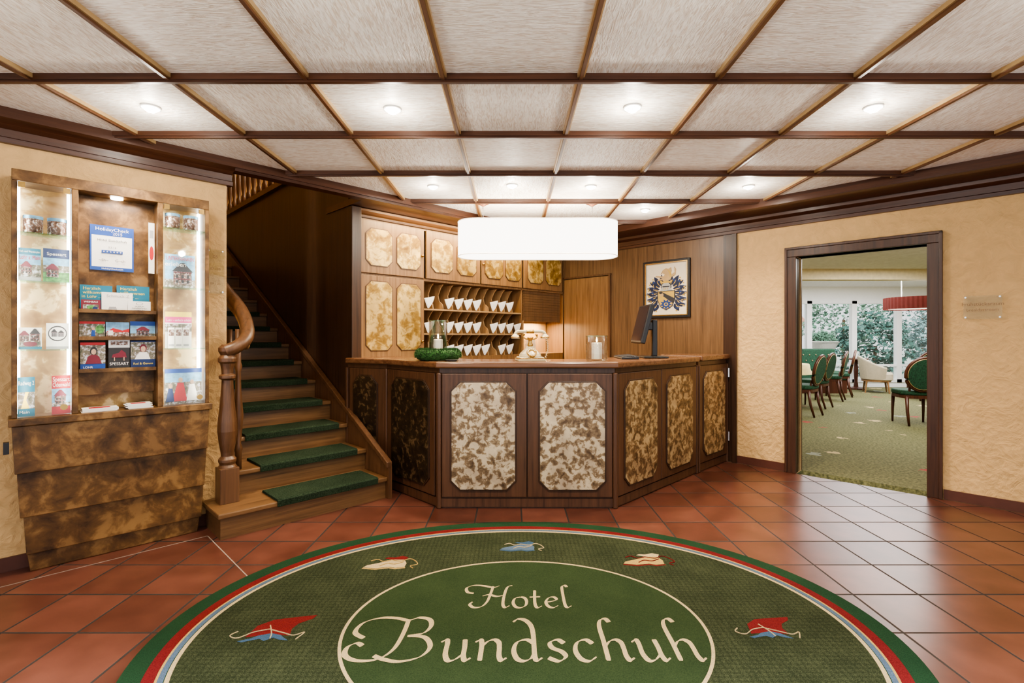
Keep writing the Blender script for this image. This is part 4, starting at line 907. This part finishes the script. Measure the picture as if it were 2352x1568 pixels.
def dining_chair(loc, rz, label):
    t = thing('dining_chair', label, 'chair', loc, rz, 'oval backed green chairs in the breakfast room')
    sq = [(math.copysign(abs(math.cos(a))**.5, math.cos(a)), math.copysign(abs(math.sin(a))**.5, math.sin(a))) for a in [2*PI*i/28 for i in range(28)]]
    bm = B(); prism(bm, [(x*.24, y*.23) for x, y in sq], .43, .5, 'xy'); mk('seat', bm, GFAB, t, bevel=.02)
    bm = B(); prism(bm, [(x*.235, y*.225) for x, y in sq], .385, .43, 'xy'); mk('seat_rail', bm, CHERRY, t)
    for sx in (-1, 1):
        bm = B(); tube(bm, [(sx*.19, -.18, .4), (sx*.195, -.185, .2), (sx*.195, -.19, .002)], [.024, .018, .013], 10); mk('leg', bm, CHERRY, t, smooth=True)
        bm = B(); tube(bm, [(sx*.17, .18, .42), (sx*.175, .21, .2), (sx*.18, .27, .002)], [.024, .02, .015], 10); mk('leg', bm, CHERRY, t, smooth=True)
        bm = B(); tube(bm, [(sx*.15, .19, .4), (sx*.15, .22, .58)], .016, 8); mk('back_post', bm, CHERRY, t, smooth=True)
    def bp_(x, z, dy): return (x, .23+(z-.5)*.2+dy, z)
    bm = B(); F1 = [bm.verts.new(bp_(x, z, -.025)) for x, z in ell(0, .73, .21, .22, 30)]; F2 = [bm.verts.new(bp_(x, z, .025)) for x, z in ell(0, .73, .21, .22, 30)]
    bm.faces.new(F1); bm.faces.new(F2[::-1])
    for i in range(30): bm.faces.new([F1[i], F1[(i+1) % 30], F2[(i+1) % 30], F2[i]])
    mk('backrest', bm, GFAB, t, bevel=.01)
    bm = B(); tube(bm, [bp_(x, z, 0) for x, z in ell(0, .73, .225, .235, 32)], .02, 8, closed=True); mk('back_frame', bm, CHERRY, t, smooth=True)
    bm = B(); tube(bm, [bp_(x, z, .02) for x, z in ell(0, .73, .206, .216, 32)], .006, 6, closed=True); mk('gilt_piping', bm, W_GILT_HILITE, t, smooth=True)
    return t
def flo(px, py): return Vector(((px-HX)*CAMZ/(py-HY), F*CAMZ/(py-HY), .002))
ch0 = dining_chair(flo(2100, 973), math.radians(165), 'green oval backed chair standing nearest at the doorway right side')
dup(ch0, flo(2122, 918), math.radians(165), 'green oval backed chair behind the nearest right hand chair')
dup(ch0, flo(1838, 952), math.radians(-140), 'green oval backed chair nearest at the doorway left side')
dup(ch0, flo(1866, 934), math.radians(-140), 'second green oval backed chair from the doorway left side')
dup(ch0, flo(1902, 918), math.radians(-130), 'green oval backed chair just before the tufted bench, third from left')
dup(ch0, flo(1923, 909), math.radians(-125), 'green oval backed chair nearest to the small pedestal table')
bl = flo(1872, 901)
be = thing('bench', 'dark green buttoned upholstered bench in the breakfast room', 'bench', bl, math.radians(0))
bm = B(); box(bm, -.8, .6, -.25, .3, .3, .48); mk('seat', bm, GFAB, be, bevel=.03)
bm = B(); box(bm, -.8, .6, .22, .36, .48, .98); mk('backrest', bm, GFAB, be, bevel=.03)
bm = B(); box(bm, -.78, .58, -.22, .34, .0, .3); mk('plinth', bm, CHERRY, be)
bm = B()
for r in range(3):
    for k_ in range(9): bmesh.ops.create_uvsphere(bm, u_segments=8, v_segments=6, radius=.014, matrix=Matrix.Translation((-.72+k_*.145+(r % 2)*.065, .215, .58+r*.13)))
mk('buttons', bm, W_GILT_HILITE, be)
def table(loc, r, h, lab):
    t = thing('pedestal_table', lab, 'table', loc)
    bm = B(); lathe(bm, [(r, h-.03), (r+.01, h-.015), (r, h)], 0, 0, 32); mk('tabletop', bm, CHERRY, t)
    bm = B(); lathe(bm, [(.2, 0), (.2, .03), (.05, .06), (.035, .2), (.05, .45), (.035, h-.1), (.1, h-.03)], 0, 0, 20); mk('pedestal', bm, CHERRY, t, smooth=False)
    return t
table(flo(1966, 893.5), .25, .74, 'small round dark pedestal table left of the cream armchair')
p = flo(1796, 922)
table(p, .45, .73, 'round table under a yellow cloth by the left chairs')
bm = B(); lathe(bm, [(.52, .55), (.48, .64), (.462, .735), (.45, .745), (.001, .745)], 0, 0, 36, False)
tag(mk('tablecloth', bm, YCLOTH, loc=p, smooth=True), 'pale yellow cloth draped over the left table', 'tablecloth')
# tub armchair: back low at the front of the arms, high behind, standing on visible legs
al = flo(2012, 901)
ac = thing('armchair', 'cream tub armchair with wooden legs in front of the windows', 'armchair', al, math.radians(60))
bm = B(); n = 24; rows = []
for i in range(n+1):
    t = i/n; a = math.radians(-30)+math.radians(240)*t; h = .58+.24*math.sin(t*PI)**1.5
    row = []
    for (r, z) in ((.29, .3), (.35, h-.03), (.345, h), (.3, h), (.285, h-.03), (.25, .3)): row.append(bm.verts.new((r*math.cos(a), r*math.sin(a), z)))
    rows.append(row)
for i in range(n):
    for k_ in range(6): bm.faces.new([rows[i][k_], rows[i+1][k_], rows[i+1][(k_+1) % 6], rows[i][(k_+1) % 6]])
bm.faces.new(rows[0]); bm.faces.new(rows[-1]); mk('tub_back', bm, CFAB, ac, bevel=.008)
bm = B(); lathe(bm, [(.26, .28), (.285, .3), (.285, .42), (.26, .46)], 0, -.03, 28); mk('seat', bm, CFAB, ac)
bm = B(); lathe(bm, [(.27, .25), (.28, .26), (.28, .29), (.27, .3)], 0, 0, 28); mk('seat_rail', bm, W_OAK, ac)
for sx in (-1, 1):
    for sy in (-1, 1):
        bm = B(); tube(bm, [(sx*.19, sy*.19, .27), (sx*.22, sy*.22, .002)], [.022, .014], 8); mk('leg', bm, W_OAK, ac)
rl = thing('red_pendant_lamp', 'pleated dark red drum pendant lamp in the breakfast room', 'lamp', (7.3, 9.0, 1.755))
bm = B(); rr = []
for z in (0, .21):
    rr.append([bm.verts.new(((.5+.012*(i % 2))*math.cos(2*PI*i/96), (.5+.012*(i % 2))*math.sin(2*PI*i/96), z)) for i in range(96)])
for i in range(96): bm.faces.new([rr[0][i], rr[0][(i+1) % 96], rr[1][(i+1) % 96], rr[1][i]])
mk('lamp_shade', bm, REDSH, rl)
bm = B(); lathe(bm, [(.49, .02), (.49, .025)], 0, 0, 32); mk('diffuser', bm, emit('red_lamp_diffuser', (1, .9, .7), 2), rl)
bm = B(); tube(bm, [(-.3, 0, .02), (-.3, 0, .745)], .008, 8); lathe(bm, [(.05, .73), (.05, .745)], -.3, 0, 16); mk('cord', bm, WHITE, rl)
# outdoors
bm = B(); box(bm, 0, 40, 12.7, 45, -.2, -.05); struct('floor_garden', bm, GRASS)
def shrub(x, y, rx, ry, rz_, z0, lab, leaf_, n=2200, s=.09):
    t = thing('shrub', lab, 'shrub', (x, y, -.05), 0, 'garden shrubs outside the windows')
    bm = B(); tube(bm, [(0, 0, 0), (.05, 0, z0+rz_)], .05, 6); mk('trunk', bm, BARK, t)
    bm = B()
    for _ in range(n):
        d = Vector((random.gauss(0, 1), random.gauss(0, 1), random.gauss(0, 1))).normalized()*random.uniform(.55, 1)**.5
        k_ = 1+.22*math.sin(d.x*7+x)*math.cos(d.z*6+y)
        c = Vector((d.x*rx*k_, d.y*ry*k_, z0+rz_+d.z*rz_*k_)); c.z = max(c.z, .05)
        a = Vector((random.uniform(-1, 1), random.uniform(-1, 1), random.uniform(-1, 1))).normalized(); b2 = a.orthogonal().normalized()*.5
        ss = s*random.uniform(.6, 1.3)
        bm.faces.new([bm.verts.new(c+a*ss), bm.verts.new(c+b2*ss), bm.verts.new(c-a*ss), bm.verts.new(c-b2*ss)])
    mk('foliage', bm, leaf_, t, norm=False)
shrub(12.0, 16.6, 1.1, .9, 1.0, .0, 'dark rounded shrub seen through the middle windows', LEAF[0])
shrub(14.9, 17.2, 1.2, 1.0, 1.2, .0, 'grey green shrub seen through the right hand windows', LEAF[2])
shrub(13.6, 20.6, 1.5, 1.1, 1.4, .6, 'tall mid green tree rising behind the garden shrubs', LEAF[1])
shrub(17.6, 21.5, 1.6, 1.3, 1.7, .6, 'tall dark tree at the right edge of the window view', LEAF[0])
ho = thing('garden_house', 'white half timbered house with a tiled roof outside the left windows', 'house', (10.6, 22.5, -.05))
bm = B(); box(bm, -2.6, 2.3, 0, 4, 0, 2.0); mk('wall', bm, WHITE, ho)
bm = B(); prism(bm, [(-.4, 1.9), (2, 3.4), (4.4, 1.9), (4.4, 1.8), (-.4, 1.8)], -2.8, 2.5, 'yz'); mk('roof', bm, ROOF, ho)
for (a, b_, c, e) in ((-2.6, 2.3, 1.7, 1.82), (-2.6, 2.3, .95, 1.05), (-1.2, -1.1, 0, 1.7), (.1, .2, 0, 1.7), (1.1, 1.2, 0, 1.7)):
    bm = B(); box(bm, a, b_, -.03, .0, c, e); mk('timber', bm, W_MED, ho)
ur = thing('garden_urn', 'stone garden urn filled with plants outside the left windows', 'urn', (9.9, 15.9, -.05))
bm = B(); lathe(bm, [(.3, 0), (.3, .5), (.26, .52), (.14, .62), (.12, .75), (.3, .92), (.4, 1.1), (.44, 1.14), (.38, 1.16)], 0, 0, 28); mk('bowl', bm, STONE, ur)
bm = B()
for _ in range(500):
    a = random.uniform(0, 2*PI); r = .34*random.random()**.5; c = Vector((r*math.cos(a), r*math.sin(a), 1.16+random.uniform(0, .35)*(1-r)))
    d = Vector((random.uniform(-1, 1), random.uniform(-1, 1), random.uniform(-.3, 1))).normalized(); b2 = d.orthogonal().normalized()*.4
    bm.faces.new([bm.verts.new(c+d*.06), bm.verts.new(c+b2*.06), bm.verts.new(c-d*.06), bm.verts.new(c-b2*.06)])
mk('plant', bm, LEAF[1], ur, norm=False)

# =====================================================================  LIGHTS, WORLD, CAMERA
arealight('breakfast_fill', (7.8, 9.8, 2.47), 310, 4, 3, (.98, .97, 1), (0, 0, 0))  # fill lights added under the ceiling to brighten the breakfast room
arealight('breakfast_fill', (5.2, 6.2, 2.26), 95, 1.5, 1.5, (1, .95, .88), (0, 0, 0))
pointlight('breakfast_bulb', (7.3, 9.0, 1.95), 80, (1, .95, .88), .1)
pointlight('upstairs_lamp', locL(3.3, 6.0, 4.3), 110, (1, .88, .7), .15)
l = bpy.data.lights.new('garden_sun', 'SUN'); l.energy = 6; l.angle = .1; o = bpy.data.objects.new('garden_sun', l); C.objects.link(o); o.rotation_euler = (math.radians(40), math.radians(-20), math.radians(20))
w = bpy.data.worlds.new('World'); bpy.context.scene.world = w; w.use_nodes = True
bg = w.node_tree.nodes['Background']; bg.inputs[0].default_value = (.94, .96, 1, 1); bg.inputs[1].default_value = 1.5
try: bpy.context.scene.view_settings.look = 'AgX - Medium High Contrast'
except Exception: pass
cam = bpy.data.cameras.new('Camera'); cam.sensor_width = 36; cam.lens = 36*F/2352; cam.shift_y = -12/2352; cam.clip_start = .05
co = bpy.data.objects.new('Camera', cam); C.objects.link(co); co.location = (0, 0, CAMZ); co.rotation_euler = (PI/2, 0, 0)
bpy.context.scene.camera = co
